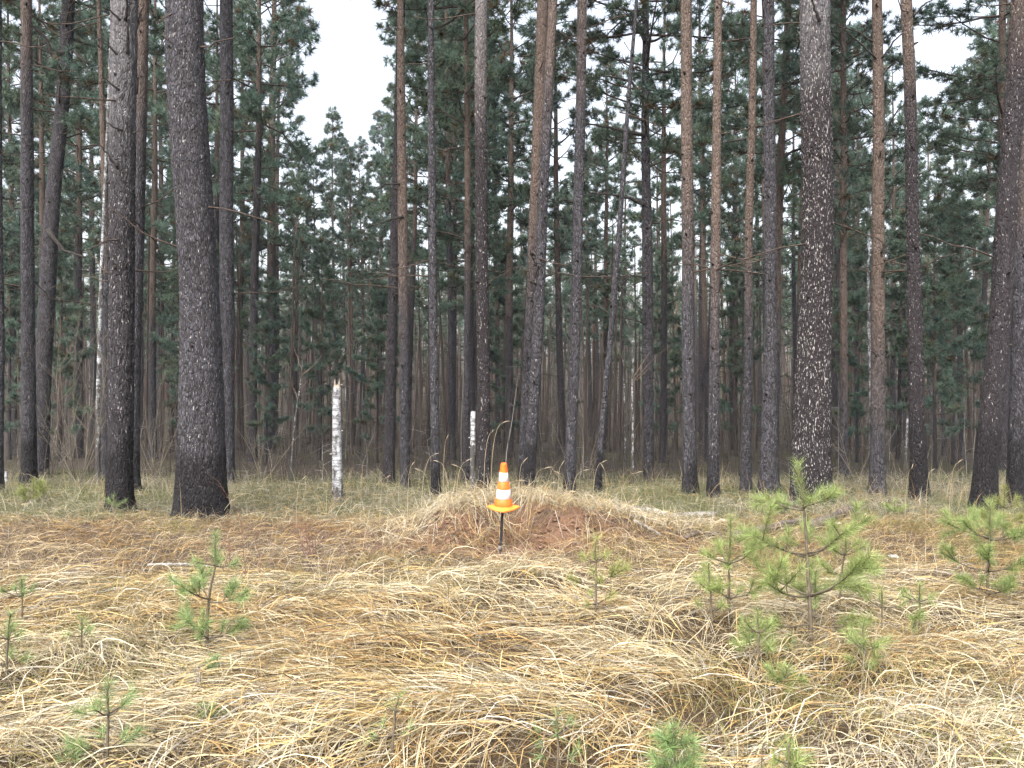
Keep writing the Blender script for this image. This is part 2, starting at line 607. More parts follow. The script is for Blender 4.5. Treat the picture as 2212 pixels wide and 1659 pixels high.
def scatter(n, y0, y1, margin=1.3):
    """points spread evenly over the visible wedge of ground plus a margin"""
    xs, ys = [], []
    while sum(map(len, xs)) < n:
        y = rng.uniform(y0, y1, n)
        xm = .585 * y1 + margin
        x = rng.uniform(-xm, xm, n)
        k = np.abs(x) < .585 * y + margin
        xs.append(x[k])
        ys.append(y[k])
    return np.concatenate(xs)[:n], np.concatenate(ys)[:n]

def flow(x, y):
    """which way the flattened grass lies"""
    a = (fbm2(x * .35 + 2, y * .55, 61, 2) - .5) * 3.0 + (noise2(x * 1.6, y * 1.6, 62) - .5) * 1.8
    flip = (noise2(x * .5, y * .8 + 9, 63) > .52) * np.pi
    return a * .62 + .12 + flip

def build_straw():
    b = MB()
    # flattened mat, thick in front: combed bundles of leaves
    NB = 4300
    bx, by = scatter(NB, 2.2, 8.6)
    edge = sstep(7.7, 6.2, by + 1.6 * (fbm2(bx * .7, by * .3, 64) - .5))
    hole = fbm2(bx * 1.3, by * 1.7, 65)
    keep = (rng.random(NB) < .04 + .96 * edge) & (rng.random(NB) < .06 + .94 * sstep(.40, .50, hole))
    bx, by = bx[keep], by[keep]
    nb = len(bx)
    per = rng.integers(6, 22, nb)
    idx = np.repeat(np.arange(nb), per)
    n = len(idx)
    bphi = flow(bx, by) + rng.normal(0, .52, nb)
    blen = rng.uniform(.34, .78, nb)
    barch = rng.gamma(1.4, .008, nb) * (.4 + 1.3 * noise2(bx * 1.2, by * 1.6, 66))
    blift = rng.uniform(0, .06, nb)
    bcol = pick_straw(bx, by, rng.random(nb))
    off, along = rng.normal(0, .085, n), rng.normal(0, .16, n)
    ph = bphi[idx]
    x = bx[idx] + np.cos(ph) * along - np.sin(ph) * off
    y = by[idx] + np.sin(ph) * along + np.cos(ph) * off
    c = bcol[idx] * rng.uniform(.62, 1.25, n)[:, None]
    odd = rng.random(n) < .30
    c[odd] = pick_straw(x, y, rng.random(n))[odd]
    b.add(*lay_blades(x, y, ph + rng.normal(0, .36, n), blen[idx] * rng.uniform(.45, 1.1, n), rng.uniform(.0026, .0060, n), barch[idx] * rng.uniform(.5, 1.5, n),
                      blift[idx] * rng.uniform(.3, 1.2, n), c, K=5, kink=.28, bend=.04))
    # single leaves lying every way
    x, y = scatter(8000, 2.2, 7.6)
    n = len(x)
    b.add(*lay_blades(x, y, flow(x, y) + rng.normal(0, .9, n), rng.uniform(.2, .55, n), rng.uniform(.0028, .006, n), rng.gamma(1.5, .024, n), rng.uniform(0, .08, n),
                      pick_straw(x, y, rng.random(n)), kink=.30, bend=.06))
    # tussocks that fountain up and fall over
    spots = [(1880, 1420, 1.25), (1990, 1405, 1.1), (1775, 1400, 1.1), (1660, 1500, .9), (2140, 1310, 1.1), (2180, 1480, 1.0), (1330, 1420, 1.0),
             (1500, 1480, .9), (1120, 1520, .9), (560, 1330, 1.1), (430, 1310, .9), (300, 1330, 1.0), (150, 1400, .9), (800, 1330, .9),
             (1000, 1380, .9), (640, 1420, 1.0), (250, 1560, .9), (520, 1580, .9), (900, 1600, .9), (1300, 1580, .9), (1950, 1560, 1.0),
             (2080, 1600, .9), (60, 1600, .9), (1560, 1330, .9), (1420, 1340, .8), (1230, 1310, .8), (980, 1300, .8)]
    for px, py, s in spots:
        d = hit(px, py)
        cx, cy = (px - CX) / FP * d, d
        n = int(130 * s)
        x = cx + rng.normal(0, .08 * s, n)
        y = cy + rng.normal(0, .07 * s, n)
        f0 = float(flow(np.array([cx]), np.array([cy]))[0])
        phi = np.where(rng.random(n) < .6, f0 + rng.normal(0, .6, n), rng.uniform(0, 2 * np.pi, n))
        L = rng.uniform(.25, .6, n) * s
        b.add(*lay_blades(x, y, phi, L, rng.uniform(.0024, .0046, n), rng.uniform(.01, .09, n) * s, rng.uniform(0, .06, n),
                          pick_straw(x, y, rng.random(n) * .8), K=7, kink=.25, bend=.08))
    # stray blades standing out of the mat
    x, y = scatter(4500, 2.3, 8.4)
    n = len(x)
    b.add(*stand_blades(x, y, rng.uniform(.08, .36, n), rng.uniform(.0016, .0030, n), rng.uniform(.2, 1.0, n), pick_straw(x, y, rng.random(n) * .85), 5))
    # short broken bits and dark thatch close to the soil
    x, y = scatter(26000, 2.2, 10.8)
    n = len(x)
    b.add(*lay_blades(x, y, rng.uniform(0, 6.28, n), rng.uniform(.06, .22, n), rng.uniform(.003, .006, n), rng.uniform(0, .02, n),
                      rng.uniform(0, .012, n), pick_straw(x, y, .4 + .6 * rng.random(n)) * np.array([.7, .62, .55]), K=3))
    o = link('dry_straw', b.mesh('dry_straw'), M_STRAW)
    o['kind'] = 'stuff'
    o['label'] = 'matted dry yellow grass lying flat across the foreground'

def build_edge_grass():
    b = MB()
    # brown open strip between straw and wood
    x, y = scatter(11000, 6.9, 10.9)
    ms = np.exp(-((x + .15) / 1.25) ** 4 - ((y - 9.2) / .6) ** 4)
    k = rng.random(len(x)) > ms * .86
    x, y = x[k], y[k]
    n = len(x)
    b.add(*lay_blades(x, y, flow(x, y) + rng.normal(0, .7, n), rng.uniform(.15, .42, n), rng.uniform(.0025, .0045, n), rng.gamma(1.5, .025, n),
                      rng.uniform(0, .03, n), pick_straw(x, y, rng.random(n)) * np.array([.86, .79, .70]), K=5))
    x, y = scatter(5000, 7.4, 10.9)
    n = len(x)
    b.add(*stand_blades(x, y, rng.uniform(.06, .26, n), rng.uniform(.002, .0035, n), rng.uniform(.2, 1.5, n), pick_straw(x, y, rng.random(n)) * np.array([.84, .78, .72])))
    # tufts crowning the mound
    N = 2300
    x = rng.normal(.25, .95, N).clip(-1.7, 2.2)
    y = 10.0 + rng.normal(0, .22, N)
    clump = noise2(x * 4, y * 4, 71)
    k = rng.random(N) < .06 + 2.2 * np.clip(clump - .3, 0, 1)
    x, y = x[k], y[k]
    n = len(x)
    phi = np.where(rng.random(n) < .55, -np.pi / 2 + rng.normal(0, .9, n), rng.uniform(0, 6.28, n))
    b.add(*lay_blades(x, y, phi, rng.uniform(.2, .5, n), rng.uniform(.003, .0055, n), rng.uniform(.02, .14, n), rng.uniform(0, .05, n),
                      pick_straw(x, y, rng.random(n) * .85), K=6))
    # uneven tufts rooted in the soil face
    tx, ty = rng.uniform(-1.4, 1.7, 26), rng.uniform(8.9, 9.8, 26)
    ti = rng.integers(0, 26, 620)
    x, y = tx[ti] + rng.normal(0, .07, 620), ty[ti] + rng.normal(0, .05, 620)
    b.add(*lay_blades(x, y, rng.uniform(0, 6.28, 620), rng.uniform(.12, .42, 620), rng.uniform(.0026, .005, 620), rng.uniform(.01, .13, 620), rng.uniform(0, .04, 620),
                      pick_straw(x, y, rng.random(620) * .9) * .92, K=6, kink=.3, bend=.2))
    x = rng.normal(.1, 1.0, 1500).clip(-1.8, 2.2)
    y = 10.05 + rng.normal(0, .25, len(x))
    n = len(x)
    b.add(*stand_blades(x, y, rng.uniform(.1, .36, n), rng.uniform(.0025, .0045, n), rng.uniform(.2, 1.2, n), pick_straw(x, y, rng.random(n) * .8), 5))
    # thin grey-green sward up to and under the first trees
    N = 42000
    x, y = scatter(N, 10.3, 17.5, 2.0)
    cl = fbm2(x * .9, y * .9, 72)
    k = rng.random(N) < .30 + 1.1 * sstep(.35, .65, cl)
    k &= rng.random(N) < 1 - .6 * sstep(14.5, 17.5, y)
    x, y, cl = x[k], y[k], cl[k]
    n = len(x)
    g = sstep(.38, .56, fbm2(x * .6 + 4, y * .6, 73)) * (rng.random(n) < .62)
    c = np.where(rng.random(n)[:, None] < .5, [.25, .22, .155], [.30, .28, .225]) * (.65 + .55 * rng.random(n))[:, None]
    c = c * (1 - g[:, None]) + np.array([.125, .150, .055]) * g[:, None]
    b.add(*stand_blades(x, y, rng.uniform(.07, .24, n) * (.6 + .7 * cl), rng.uniform(.0025, .0045, n), rng.uniform(.15, 1.5, n), c, 4))
    x, y = scatter(9000, 10.2, 15.5, 2.0)
    n = len(x)
    b.add(*lay_blades(x, y, rng.uniform(0, 6.28, n), rng.uniform(.12, .35, n), rng.uniform(.003, .0045, n), rng.gamma(1.5, .02, n), rng.uniform(0, .03, n),
                      pick_straw(x, y, rng.random(n)) * .85, K=4))
    # taller wisps
    x, y = scatter(1300, 10.6, 15.5, 2.0)
    n = len(x)
    b.add(*stand_blades(x, y, rng.uniform(.25, .55, n), rng.uniform(.0025, .004, n), rng.uniform(.1, .9, n), pick_straw(x, y, rng.random(n) * .7) * .9, 5))
    o = link('edge_grass', b.mesh('edge_grass'), M_STRAW)
    o['kind'] = 'stuff'
    o['label'] = 'thin pale grass on the mound and along the forest edge'

def build_green():
    b = MB()
    x, y = scatter(38000, 2.3, 10.5)
    m = fbm2(x * .8 + 31, y * 1.0, 81)
    k = rng.random(len(x)) < sstep(.50, .64, m)
    x, y = x[k], y[k]
    n = len(x)
    c = np.array([.150, .175, .060]) * (.6 + .8 * rng.random(n))[:, None]
    c[:, 0] *= 1 + .5 * rng.random(n)
    b.add(*stand_blades(x, y, rng.uniform(.08, .21, n), rng.uniform(.0022, .004, n), rng.uniform(.3, 1.6, n), c, 4))
    o = link('green_grass', b.mesh('green_grass'), M_STRAW)
    o['kind'] = 'stuff'
    o['label'] = 'fresh green grass tips and moss showing between the straw'

def build_reeds():
    """tall stalks with seed heads on and around the mound"""
    b = MB()
    sp = [(910, 1062, 935, 985, 20), (957, 1065, 965, 948, 4), (985, 1070, 1005, 1000, 12), (1060, 1080, 1085, 915, 40), (1045, 1080, 1062, 935, -25),
          (1120, 1085, 1130, 1000, 10), (1150, 1085, 1175, 1010, 22), (1205, 1085, 1212, 1005, 6), (1235, 1090, 1262, 1020, 20), (1010, 1075, 990, 1010, -16),
          (1280, 1090, 1300, 1000, 14), (1310, 1085, 1303, 1012, -8), (880, 1070, 890, 1005, 8), (1080, 1085, 1120, 1040, 30), (1170, 1085, 1190, 1045, 24),
          (930, 1075, 910, 1015, -10), (1340, 1085, 1372, 1020, 16), (820, 1075, 838, 1030, 10), (640, 1070, 655, 1035, 10), (1225, 1090, 1208, 1020, -14),
          (2000, 1100, 2020, 1020, 8), (2050, 1100, 2070, 1000, 14), (1955, 1100, 1960, 1010, 3), (2090, 1110, 2065, 1040, -8), (970, 1075, 945, 1000, -18)]
    for px, py, tx, ty, hook in sp:
        d = 10.0 + rng.uniform(-.15, .5)
        x0, x1 = (px - CX) / FP * d, (tx - CX) / FP * d
        z1 = EYE + (CY - ty) / FP * d
        z0 = g1(x0, d) - .02
        t = np.linspace(0, 1, 9)
        X = x0 + (x1 - x0) * t ** 2
        Z = z0 + (z1 - z0) * np.sin(t * np.pi / 2) ** .9
        dep = d + rng.uniform(-.2, .2) * t ** 2
        b.tube(np.stack([X, dep, Z], -1), np.interp(t, [0, 1], [.0028, .0013]), 3, (.47, .39, .25))
        tang = norm(np.array([X[-1] - X[-3], 0, Z[-1] - Z[-3]]))
        tt = np.linspace(0, 1, 6)[:, None]
        hl = rng.uniform(.05, .10)
        hp = np.array([x1, dep[-1], z1]) + tang * hl * tt + np.array([hook * .0011, 0, -.010 * abs(hook) * .08]) * tt ** 2
        b.tube(hp, [.0015, .0042, .005, .0045, .003, .0006], 4, (.36, .30, .21))
    o = link('seed_stalks', b.mesh('seed_stalks', True), M_STRAW)
    o['kind'] = 'stuff'
    o['label'] = 'tall dry grass stalks with seed heads around the mound'

def build_clods():
    """crumbled lumps of dug soil on the face of the mound"""
    b = MB()
    N = 1600
    x = rng.normal(-.1, .75, N).clip(-1.6, 1.6)
    y = rng.normal(9.28, .26, N).clip(8.7, 9.8)
    sz = rng.gamma(1.3, .007, N).clip(.004, .034)
    z = ground(x, y)
    ico = np.array([[0, 0, 1], [.9, 0, .45], [.28, .85, .45], [-.72, .53, .45], [-.72, -.53, .45], [.28, -.85, .45],
                    [.72, .53, -.45], [-.28, .85, -.45], [-.9, 0, -.45], [-.28, -.85, -.45], [.72, -.53, -.45], [0, 0, -1]])
    fc = np.array([[0, 1, 2], [0, 2, 3], [0, 3, 4], [0, 4, 5], [0, 5, 1], [1, 6, 2], [2, 7, 3], [3, 8, 4], [4, 9, 5], [5, 10, 1],
                   [6, 7, 2], [7, 8, 3], [8, 9, 4], [9, 10, 5], [10, 6, 1], [11, 7, 6], [11, 8, 7], [11, 9, 8], [11, 10, 9], [11, 6, 10]])
    V = ico[None] * rng.uniform(.45, 1.35, (N, 12, 1)) * sz[:, None, None] * np.array([1.3, 1, .65]) + np.stack([x, y, z + sz * .1], -1)[:, None]
    F = fc[None] + np.arange(N)[:, None, None] * 12
    c = np.array([.18, .105, .072]) * rng.uniform(.5, 1.25, N)[:, None]
    b.add(V.reshape(-1, 3), F.reshape(-1, 3), np.repeat(c, 12, 0))
    o = link('soil_clods', b.mesh('soil_clods'), M_WOOD)
    o['kind'] = 'stuff'
    o['label'] = 'crumbled lumps of reddish soil on the face of the mound'

build_clods()
build_straw()
build_edge_grass()
build_green()
build_reeds()

# ------------------------------------------------------------------ pines: shared crowns
def trunk_mesh(name, zs, cx, cy, rad, nseg, amp=.0, seed=0, flare=.3):
    """tapering stem through (cx, cy) at heights zs, bark plates raised as geometry by amp"""
    zs, cx, cy, rad = map(np.asarray, (zs, cx, cy, rad))
    a = np.linspace(0, 2 * np.pi, nseg, endpoint=False)
    r = rad * (1 + flare * np.exp(-np.maximum(zs, 0) / .16))
    ca, sa = np.cos(a)[None], np.sin(a)[None]
    lob = 1 + (.075 + .20 * np.exp(-np.maximum(zs, 0) / .25))[:, None] * (noise3(ca * 1.3 + seed, sa * 1.3, zs[:, None] * .35, seed) - .5) * 2
    rr = r[:, None] * lob
    if amp:
        k = 1 / .028
        q = noise3(rr * ca * k, rr * sa * k, zs[:, None] * k * .27, seed + 5)
        q2 = noise3(rr * ca * k * 2, rr * sa * k * 2, zs[:, None] * k * .6, seed + 6)
        rr = rr + amp * (1 - np.abs(2 * q - 1) * 1.7) + amp * .5 * (q2 - .5)
    V = np.stack([cx[:, None] + rr * ca, cy[:, None] + rr * sa, np.broadcast_to(zs[:, None], rr.shape)], -1).reshape(-1, 3)
    K = len(zs)
    i = np.arange(K - 1)[:, None] * nseg
    j = np.arange(nseg)[None]
    j2 = (j + 1) % nseg
    F = np.stack([i + j, i + j2, i + nseg + j2, i + nseg + j], -1).reshape(-1, 4)
    return mesh_from(name, V, F, None, True)

def tufts(C, D, size, n, rs, base_col, wide=1.0):
    """needle tufts: C centres, D directions, n slim triangles each, fanning out from a twig end"""
    N = len(C)
    d = rs.normal(0, 1, (N, n, 3))
    d = norm(norm(d) + norm(D)[:, None] * .40 + np.array([0, 0, .22]))
    L = size[:, None] * rs.uniform(.55, 1.15, (N, n))
    w = (size[:, None] * rs.uniform(.10, .17, (N, n)) + .008) * wide
    s = norm(np.cross(d, rs.normal(0, 1, (N, n, 3))))
    c0 = C[:, None] + d * (L * .05)[..., None]
    V = np.stack([c0 - s * w[..., None] * .5, c0 + s * w[..., None] * .5, c0 + d * L[..., None]], 2)
    V = V.reshape(-1, 3)
    F = np.arange(N * n * 3).reshape(-1, 3)
    sh = rs.uniform(.65, 1.35, N)[:, None, None] * rs.uniform(.75, 1.25, (N, n))[..., None]
    col = base_col[:, None, :] * sh
    return V, F, np.repeat(col.reshape(-1, 3), 3, 0)

def pine_variant(seed, H=18., cb=.35, rad=1.9, spacing=.55, dens=1.0, dead=10, spire=.6, size=.215, tri=28, slim=.72):
    rs = np.random.default_rng(seed)
    br, tw = MB(), []
    zs = np.concatenate([np.linspace(-.3, 2, 8), np.linspace(2.6, H, 30)])
    wob = .10
    cx = wob * (noise2(zs * .22, zs * 0 + seed, seed) - .5) * np.clip(zs / 3, 0, 1)
    cy = wob * (noise2(zs * .22, zs * 0 + seed + 3, seed + 9) - .5) * np.clip(zs / 3, 0, 1)
    r = np.interp(zs, [0, H * .5, H * .9, H], [.135, .095, .03, .008])
    trunk = trunk_mesh('pine_trunk', zs, cx, cy, r, 10, 0, seed)
    at = lambda z: np.array([np.interp(z, zs, cx), np.interp(z, zs, cy), z])
    C, D = [], []
    def limb(z, az, L, el, bare, k=1.0):
        n = 6
        t = np.linspace(0, 1, n)
        p0 = at(z)
        h = np.array([math.cos(az), math.sin(az), 0])
        e = el + np.cumsum(rs.normal(0, .14, n)) + t * (.35 if not bare else -.1)
        a2 = np.cumsum(rs.normal(0, .13, n))
        st = L / (n - 1)
        pts = [p0]
        for q in range(1, n):
            hh = np.array([math.cos(az + a2[q]), math.sin(az + a2[q]), 0])
            pts.append(pts[-1] + st * (hh * math.cos(e[q]) + np.array([0, 0, math.sin(e[q])])))
        pts = np.array(pts)
        r0 = (.008 + .010 * L) * (.6 if bare else 1)
        br.tube(pts, np.interp(t, [0, 1], [r0, .006]), 4)
        if bare:
            return
        m = max(3, int(L * 5.2 * dens * k))
        for q in range(m):
            u = .30 + .70 * (q + rs.random()) / m
            f = u * (n - 1)
            i0 = min(int(f), n - 2)
            p = pts[i0] + (pts[i0 + 1] - pts[i0]) * (f - i0)
            dirb = pts[i0 + 1] - pts[i0]
            dirb = dirb / np.linalg.norm(dirb)
            sgn = 1 if q % 2 else -1
            ta = math.atan2(dirb[1], dirb[0]) + sgn * rs.uniform(.4, 1.15)
            tl = (.18 + .42 * (1 - u) * min(L, 2.2) * .55 + .12 * rs.random())
            te = rs.uniform(.0, .6)
            td = np.array([math.cos(ta) * math.cos(te), math.sin(ta) * math.cos(te), math.sin(te)])
            p1 = p + td * tl
            tw.append((p, p1))
            kk = max(2, int(2 + tl * 6.0))
            for w in range(kk):
                s = .35 + .65 * (w + 1) / kk
                C.append(p + td * tl * s + rs.normal(0, .05, 3))
                D.append(td)
        C.append(pts[-1])
        D.append(pts[-1] - pts[-2])
    z = cb * H
    while z < H - .3:
        f = (z - cb * H) / (H - cb * H)
        prof = (min(1, .45 + f * 1.8) if f < .3 else 1.0) * (1 - f) ** spire + .12
        nb = rs.integers(3, 6)
        a0 = rs.uniform(0, 6.28)
        for q in range(nb):
            L = rad * prof * rs.uniform(.5, 1.25)
            el = .75 * f + rs.uniform(-.22, .30) - .10
            limb(z + rs.normal(0, .10), a0 + 6.283 * q / nb + rs.normal(0, .35), L, el, rs.random() < .08)
        z += spacing * rs.uniform(.65, 1.35) * (1 - .35 * f)
    limb(H - .35, 0, .4, 1.4, False)
    for q in range(dead):
        zz = rs.uniform(.14 * H, cb * H + .5)
        limb(zz, rs.uniform(0, 6.28), rs.uniform(.3, 1.3), rs.uniform(-.35, .35), True)
    A = np.array([p for p, _ in tw])
    B = np.array([q for _, q in tw])
    tv = norm(B - A)
    s = norm(np.cross(tv, rs.normal(0, 1, A.shape)))
    V, F, _ = ribbons(np.stack([A, B], 1), np.tile([.016, .007], (len(A), 1)), np.stack([s, s], 1), np.zeros((len(A), 3)))
    br.add(V, F)
    branches = br.mesh('pine_branches')
    C, D = np.array(C), np.array(D)
    sz = size * rs.uniform(.75, 1.3, len(C))
    blu = noise3(C[:, 0] * .8, C[:, 1] * .8, C[:, 2] * .8, seed)[:, None]
    bc = np.array([.110, .152, .094]) * (1 - blu) + np.array([.088, .150, .132]) * blu
    brown = (rs.random(len(C)) < .08)[:, None]
    bc = np.where(brown, np.array([.11, .075, .04]), bc)
    V, F, c = tufts(C, D, sz, tri, rs, bc, slim)
    needles = mesh_from('pine_needles', V, F, c)
    for me, mt in ((trunk, M_BARK), (branches, M_LIMB), (needles, M_NEEDLE)):
        me.materials.append(mt)
    return dict(trunk=trunk, branches=branches, needles=needles, H=H, cb=cb, R=rad, n=len(F))

VAR = [pine_variant(101, 18, .30, 1.9, .78, .80, 10, .55),
       pine_variant(102, 18, .42, 2.1, .82, .80, 12, .50),
       pine_variant(103, 18, .55, 2.2, .80, .80, 14, .45),
       pine_variant(104, 18, .24, 1.7, .70, .85, 8, .75),
       pine_variant(105, 18, .38, 2.6, 1.05, .75, 14, .50),
       pine_variant(106, 18, .62, 2.0, .80, .80, 10, .45),
       pine_variant(107, 18, .12, 3.0, 1.3, .60, 4, .70, .40, 30, .8),
       pine_variant(108, 18, .38, 2.2, .70, .95, 14, .50, .17, 34, .6)]
print('crown tris', [v['n'] for v in VAR])

def place_pine(x, y, H, var, label, group=None, rot=None, tilt=(0, 0), girth=1.0, wide=1.0, up=.35, tone=.8, name='pine_tree'):
    v = VAR[var]
    z = g1(x, y)
    t = thing(name, label, 'pine', (x, y, z), group)
    s = H / v['H']
    t.rotation_euler = (tilt[0], tilt[1], random.uniform(0, 6.28) if rot is None else rot)
    o = link('trunk', v['trunk'], None, t, up_h=up * v['H'], char_h=-9.0, flecks=.10, tone=tone, pale_h=30.0)
    o.scale = (s * girth, s * girth, s)
    for nm, key in (('branches', 'branches'), ('crown', 'needles')):
        o = link(nm, v[key], None, t, kind='stuff')
        o.scale = (s * wide, s * wide, s)
    return t

# ------------------------------------------------------------------ the near pines, one by one
NEAR = []
def near_pine(label, short, base, top, wb, wt, mids=(), up_py=None, char_py=None, fl=.25, tone=.8, stubs=(), fine=0, H=19., crown=2, d=None, flare=.3,
              crown_scale=1.0, pale_py=None, knots=7):
    """base/top/mids: where the stem stands and passes; wb, wt: how wide it is at the foot and high up"""
    bx, by = base
    if d is None:
        d = hit(bx, by, False)
    x0 = (bx - CX) / FP * d
    z0 = g1(x0, d)
    hz = lambda py: EYE + (CY - py) / FP * d - z0
    lev = [(hz(by), bx, wb)] + [(hz(m[1]), m[0], m[2] if len(m) > 2 else None) for m in mids] + [(hz(0), top, wt)]
    lz = [0.] + [q[0] for q in lev[1:]]
    lx = [(q[1] - bx) / FP * d for q in lev]
    lw = [(q[2] / FP * d if q[2] else None) for q in lev]
    kz = [z for z, w in zip(lz, lw) if w]
    kw = [w for w in lw if w]
    ztop = lz[-1]
    lean = (lx[-1] - lx[0]) / max(ztop, .1)
    lz2, lx2 = lz + [H], lx + [lx[-1] + lean * (H - ztop) * .6]
    kz2, kw2 = kz + [H * .75, H], kw + [kw[-1] * .6, .03]
    step = .035 if fine else .14
    zs = np.concatenate([np.arange(-.35, ztop + 1.2, step), np.linspace(ztop + 1.4, H, 14)])
    seed = int(bx) + 13
    cx = np.interp(zs, lz2, lx2)
    # ease the corners of the centre line and let it wander a little
    ker = np.ones(15 if not fine else 51)
    pad = len(ker) // 2
    cx = np.convolve(np.pad(cx, pad, mode='edge'), ker / ker.sum(), 'valid')
    wd = kw[0]
    wz = np.clip(zs / 2, 0, 1)
    cx = cx + wz * (.05 if fine else .16) * wd * (noise2(zs * .5, zs * 0 + seed, seed) - .5) * 2 * .5
    cy = wz * .25 * wd * (noise2(zs * .4, zs * 0 + seed, seed + 4) - .5)
    r = np.interp(zs, kz2, kw2) * .5
    t = thing('pine_tree', label, 'pine', (x0, d, z0))
    up = hz(up_py) if up_py is not None else 30.
    ch = hz(char_py) if char_py is not None else -9.
    me = trunk_mesh('pine_trunk', zs, cx, cy, r, 96 if fine else 28, .011 if fine else .004, seed, flare)
    tr = link('trunk', me, M_BARK, t, up_h=float(up), char_h=float(ch), flecks=float(fl), tone=float(tone), pale_h=float(hz(pale_py) if pale_py is not None else 30.))
    at = lambda z: np.array([np.interp(z, zs, cx), np.interp(z, zs, cy), z])
    for st in stubs:
        # (px, py) where it leaves the stem, then points it passes; last item a thickness in metres
        pts, th = st[:-1], st[-1] * 1.7
        dep = random.choice((-1, 1)) if len(st) < 4 else random.choice((-.4, .4))
        q = []
        for k, (px, py) in enumerate(pts):
            q.append([(px - bx) / FP * d, dep * .10 * k * random.uniform(.5, 1.2), hz(py)])
        q = np.array(q)
        rr, cc = np.interp(q[0, 2], zs, r), np.interp(q[0, 2], zs, cx)
        u = np.clip((q[0, 0] - cc) / rr, -1, 1)
        kk_ = np.arange(len(q))
        q[:, 1] = (-(.015 + .075 * kk_) if abs(u) < .8 else q[:, 1]) - math.sqrt(1 - u * u) * rr * 1.0
        if len(q) == 2:
            q = np.array([q[0], q[0] * .5 + q[1] * .5 + np.array([0, 0, .02]), q[1]])
        s = np.linspace(0, 1, len(q))
        s2 = np.linspace(0, 1, len(q) * 3)
        q2 = np.stack([np.interp(s2, s, q[:, a]) for a in range(3)], -1)
        q2 = q2 + (np.array([[random.gauss(0, .006) for _ in range(3)] for _ in s2]) * np.clip(s2 * 3, 0, 1)[:, None])
        V, F = tube(q2, np.interp(s2, [0, 1], [th, th * .35]), 6, True)
        link('branch', mesh_from('pine_branch', V, fix_quads(F), None, True), M_DEAD, tr)
    for _ in range(knots):
        # short snapped branch stubs
        kz_ = random.uniform(1.2, ztop + .3)
        a_ = random.uniform(-2.9, -.25)
        rr = float(np.interp(kz_, zs, r))
        c_ = at(kz_)
        n_ = np.array([math.cos(a_), math.sin(a_), .35])
        ln = random.uniform(.02, .07)
        V, F = tube([c_ + n_ * [rr * .9, rr * .9, 0], c_ + n_ * [rr, rr, .02] + n_ * ln * .5, c_ + n_ * [rr, rr, .02] + n_ * ln], [.018, .014, .008], 6, True)
        link('branch_stub', mesh_from('branch_stub', V, fix_quads(F), None, True), M_DEAD, tr)
    v = VAR[crown]
    s = H / v['H']
    ang = math.atan2(lx2[-1], H)
    rz = random.uniform(0, 6.28)
    for nm, key in (('branches', 'branches'), ('crown', 'needles')):
        o = link(nm, v[key], None, t, kind='stuff')
        o.rotation_euler = (0, ang, 0)
        o.rotation_euler.rotate_axis('Z', rz)
        o.scale = (s * crown_scale, s * crown_scale, s)
    NEAR.append(((bx + top) / 2, short, d))
    return t

near_pine('scorched pine trunk half cut off by the left edge of the picture', 'the left-edge pine', (-5, 1060), -8, 24, 22, char_py=930, crown=5)
near_pine('grey pine with a soot-black foot, second trunk from the left edge', 'the sooty-footed pine', (62, 1050), 55, 31, 22, up_py=120, char_py=930,
          fl=.15, crown=5)
near_pine('dull brown leaning pine just right of the sooty-footed pine', 'the dull leaning pine', (84, 1036), 152, 36, 26, [(106, 560)], up_py=-200, fl=.05, tone=.6,
          d=18, stubs=[((112, 500), (150, 545), (200, 560), .03), ((135, 120), (170, 118), (205, 150), .03), ((140, 170), (110, 90), (70, 55), .03)], crown=7, H=18)
near_pine('thin straight brown pine beside the slim birch at far left', 'the thin brown pine', (226, 1036), 214, 17, 8, [(232, 560, 14)], up_py=520, fl=.05, d=17, crown=5)
near_pine('slim dark stem hugging the left side of the deeply charred pine', 'the slim dark stem', (240, 1078), 256, 22, 20, fl=.12, tone=.3, char_py=800, crown=5)
near_pine('tall pine with orange upper bark close behind the deeply charred pine', 'the orange-topped pine', (281, 1060), 307, 33, 25, [(300, 400, 30)], up_py=230,
          fl=.18, char_py=985, crown=5, stubs=[((300, 60), (320, 20), .012)])
near_pine('grey flecked pine with a deeply charred black foot and many dead stubs', 'the deeply charred pine', (259, 1104), 270, 47, 54, [(260, 850, 50), (262, 560, 51)],
          up_py=-60, pale_py=330, char_py=940, fl=.42, tone=.38, fine=1, crown=2,
          stubs=[((268, 130), (250, 112), (234, 100), .010), ((285, 125), (292, 95), (298, 70), .012), ((272, 205), (258, 195), (243, 180), .010), ((295, 203), (300, 170), (318, 170), .011),
                 ((268, 370), (255, 350), (240, 325), .011), ((276, 290), (262, 285), (244, 272), .009), ((290, 292), (305, 285), (312, 280), .008), ((266, 580), (255, 572), .008),
                 ((280, 580), (297, 568), .009), ((272, 55), (262, 45), (250, 38), .009), ((282, 55), (290, 30), (300, 5), .012)])
near_pine('thickest pine of the wood with rough brown bark and burnt foot', 'the thickest pine', (433, 1117), 399, 104, 76, [(436, 930, 94), (427, 600, 78), (412, 300, 77)],
          up_py=-300, char_py=985, fl=.34, tone=.78, fine=1, flare=.10, crown=2, H=21.)
near_pine('straight blue-grey pine standing just right of the thickest pine', 'the blue-grey pine', (491, 1046), 490, 31, 27, fl=.10, up_py=-300, tone=.95, crown=5,
          stubs=[((497, 190), (512, 165), .010), ((485, 345), (470, 340), .008)])
near_pine('dark leaning pine stem left of the ruddy straight pine', 'the dark leaning stem', (839, 1044), 868, 24, 16, [(851, 560, 20)], fl=.05, tone=.3, crown=5, d=15.5)  # darker bark tone than the ruddy pine beside it
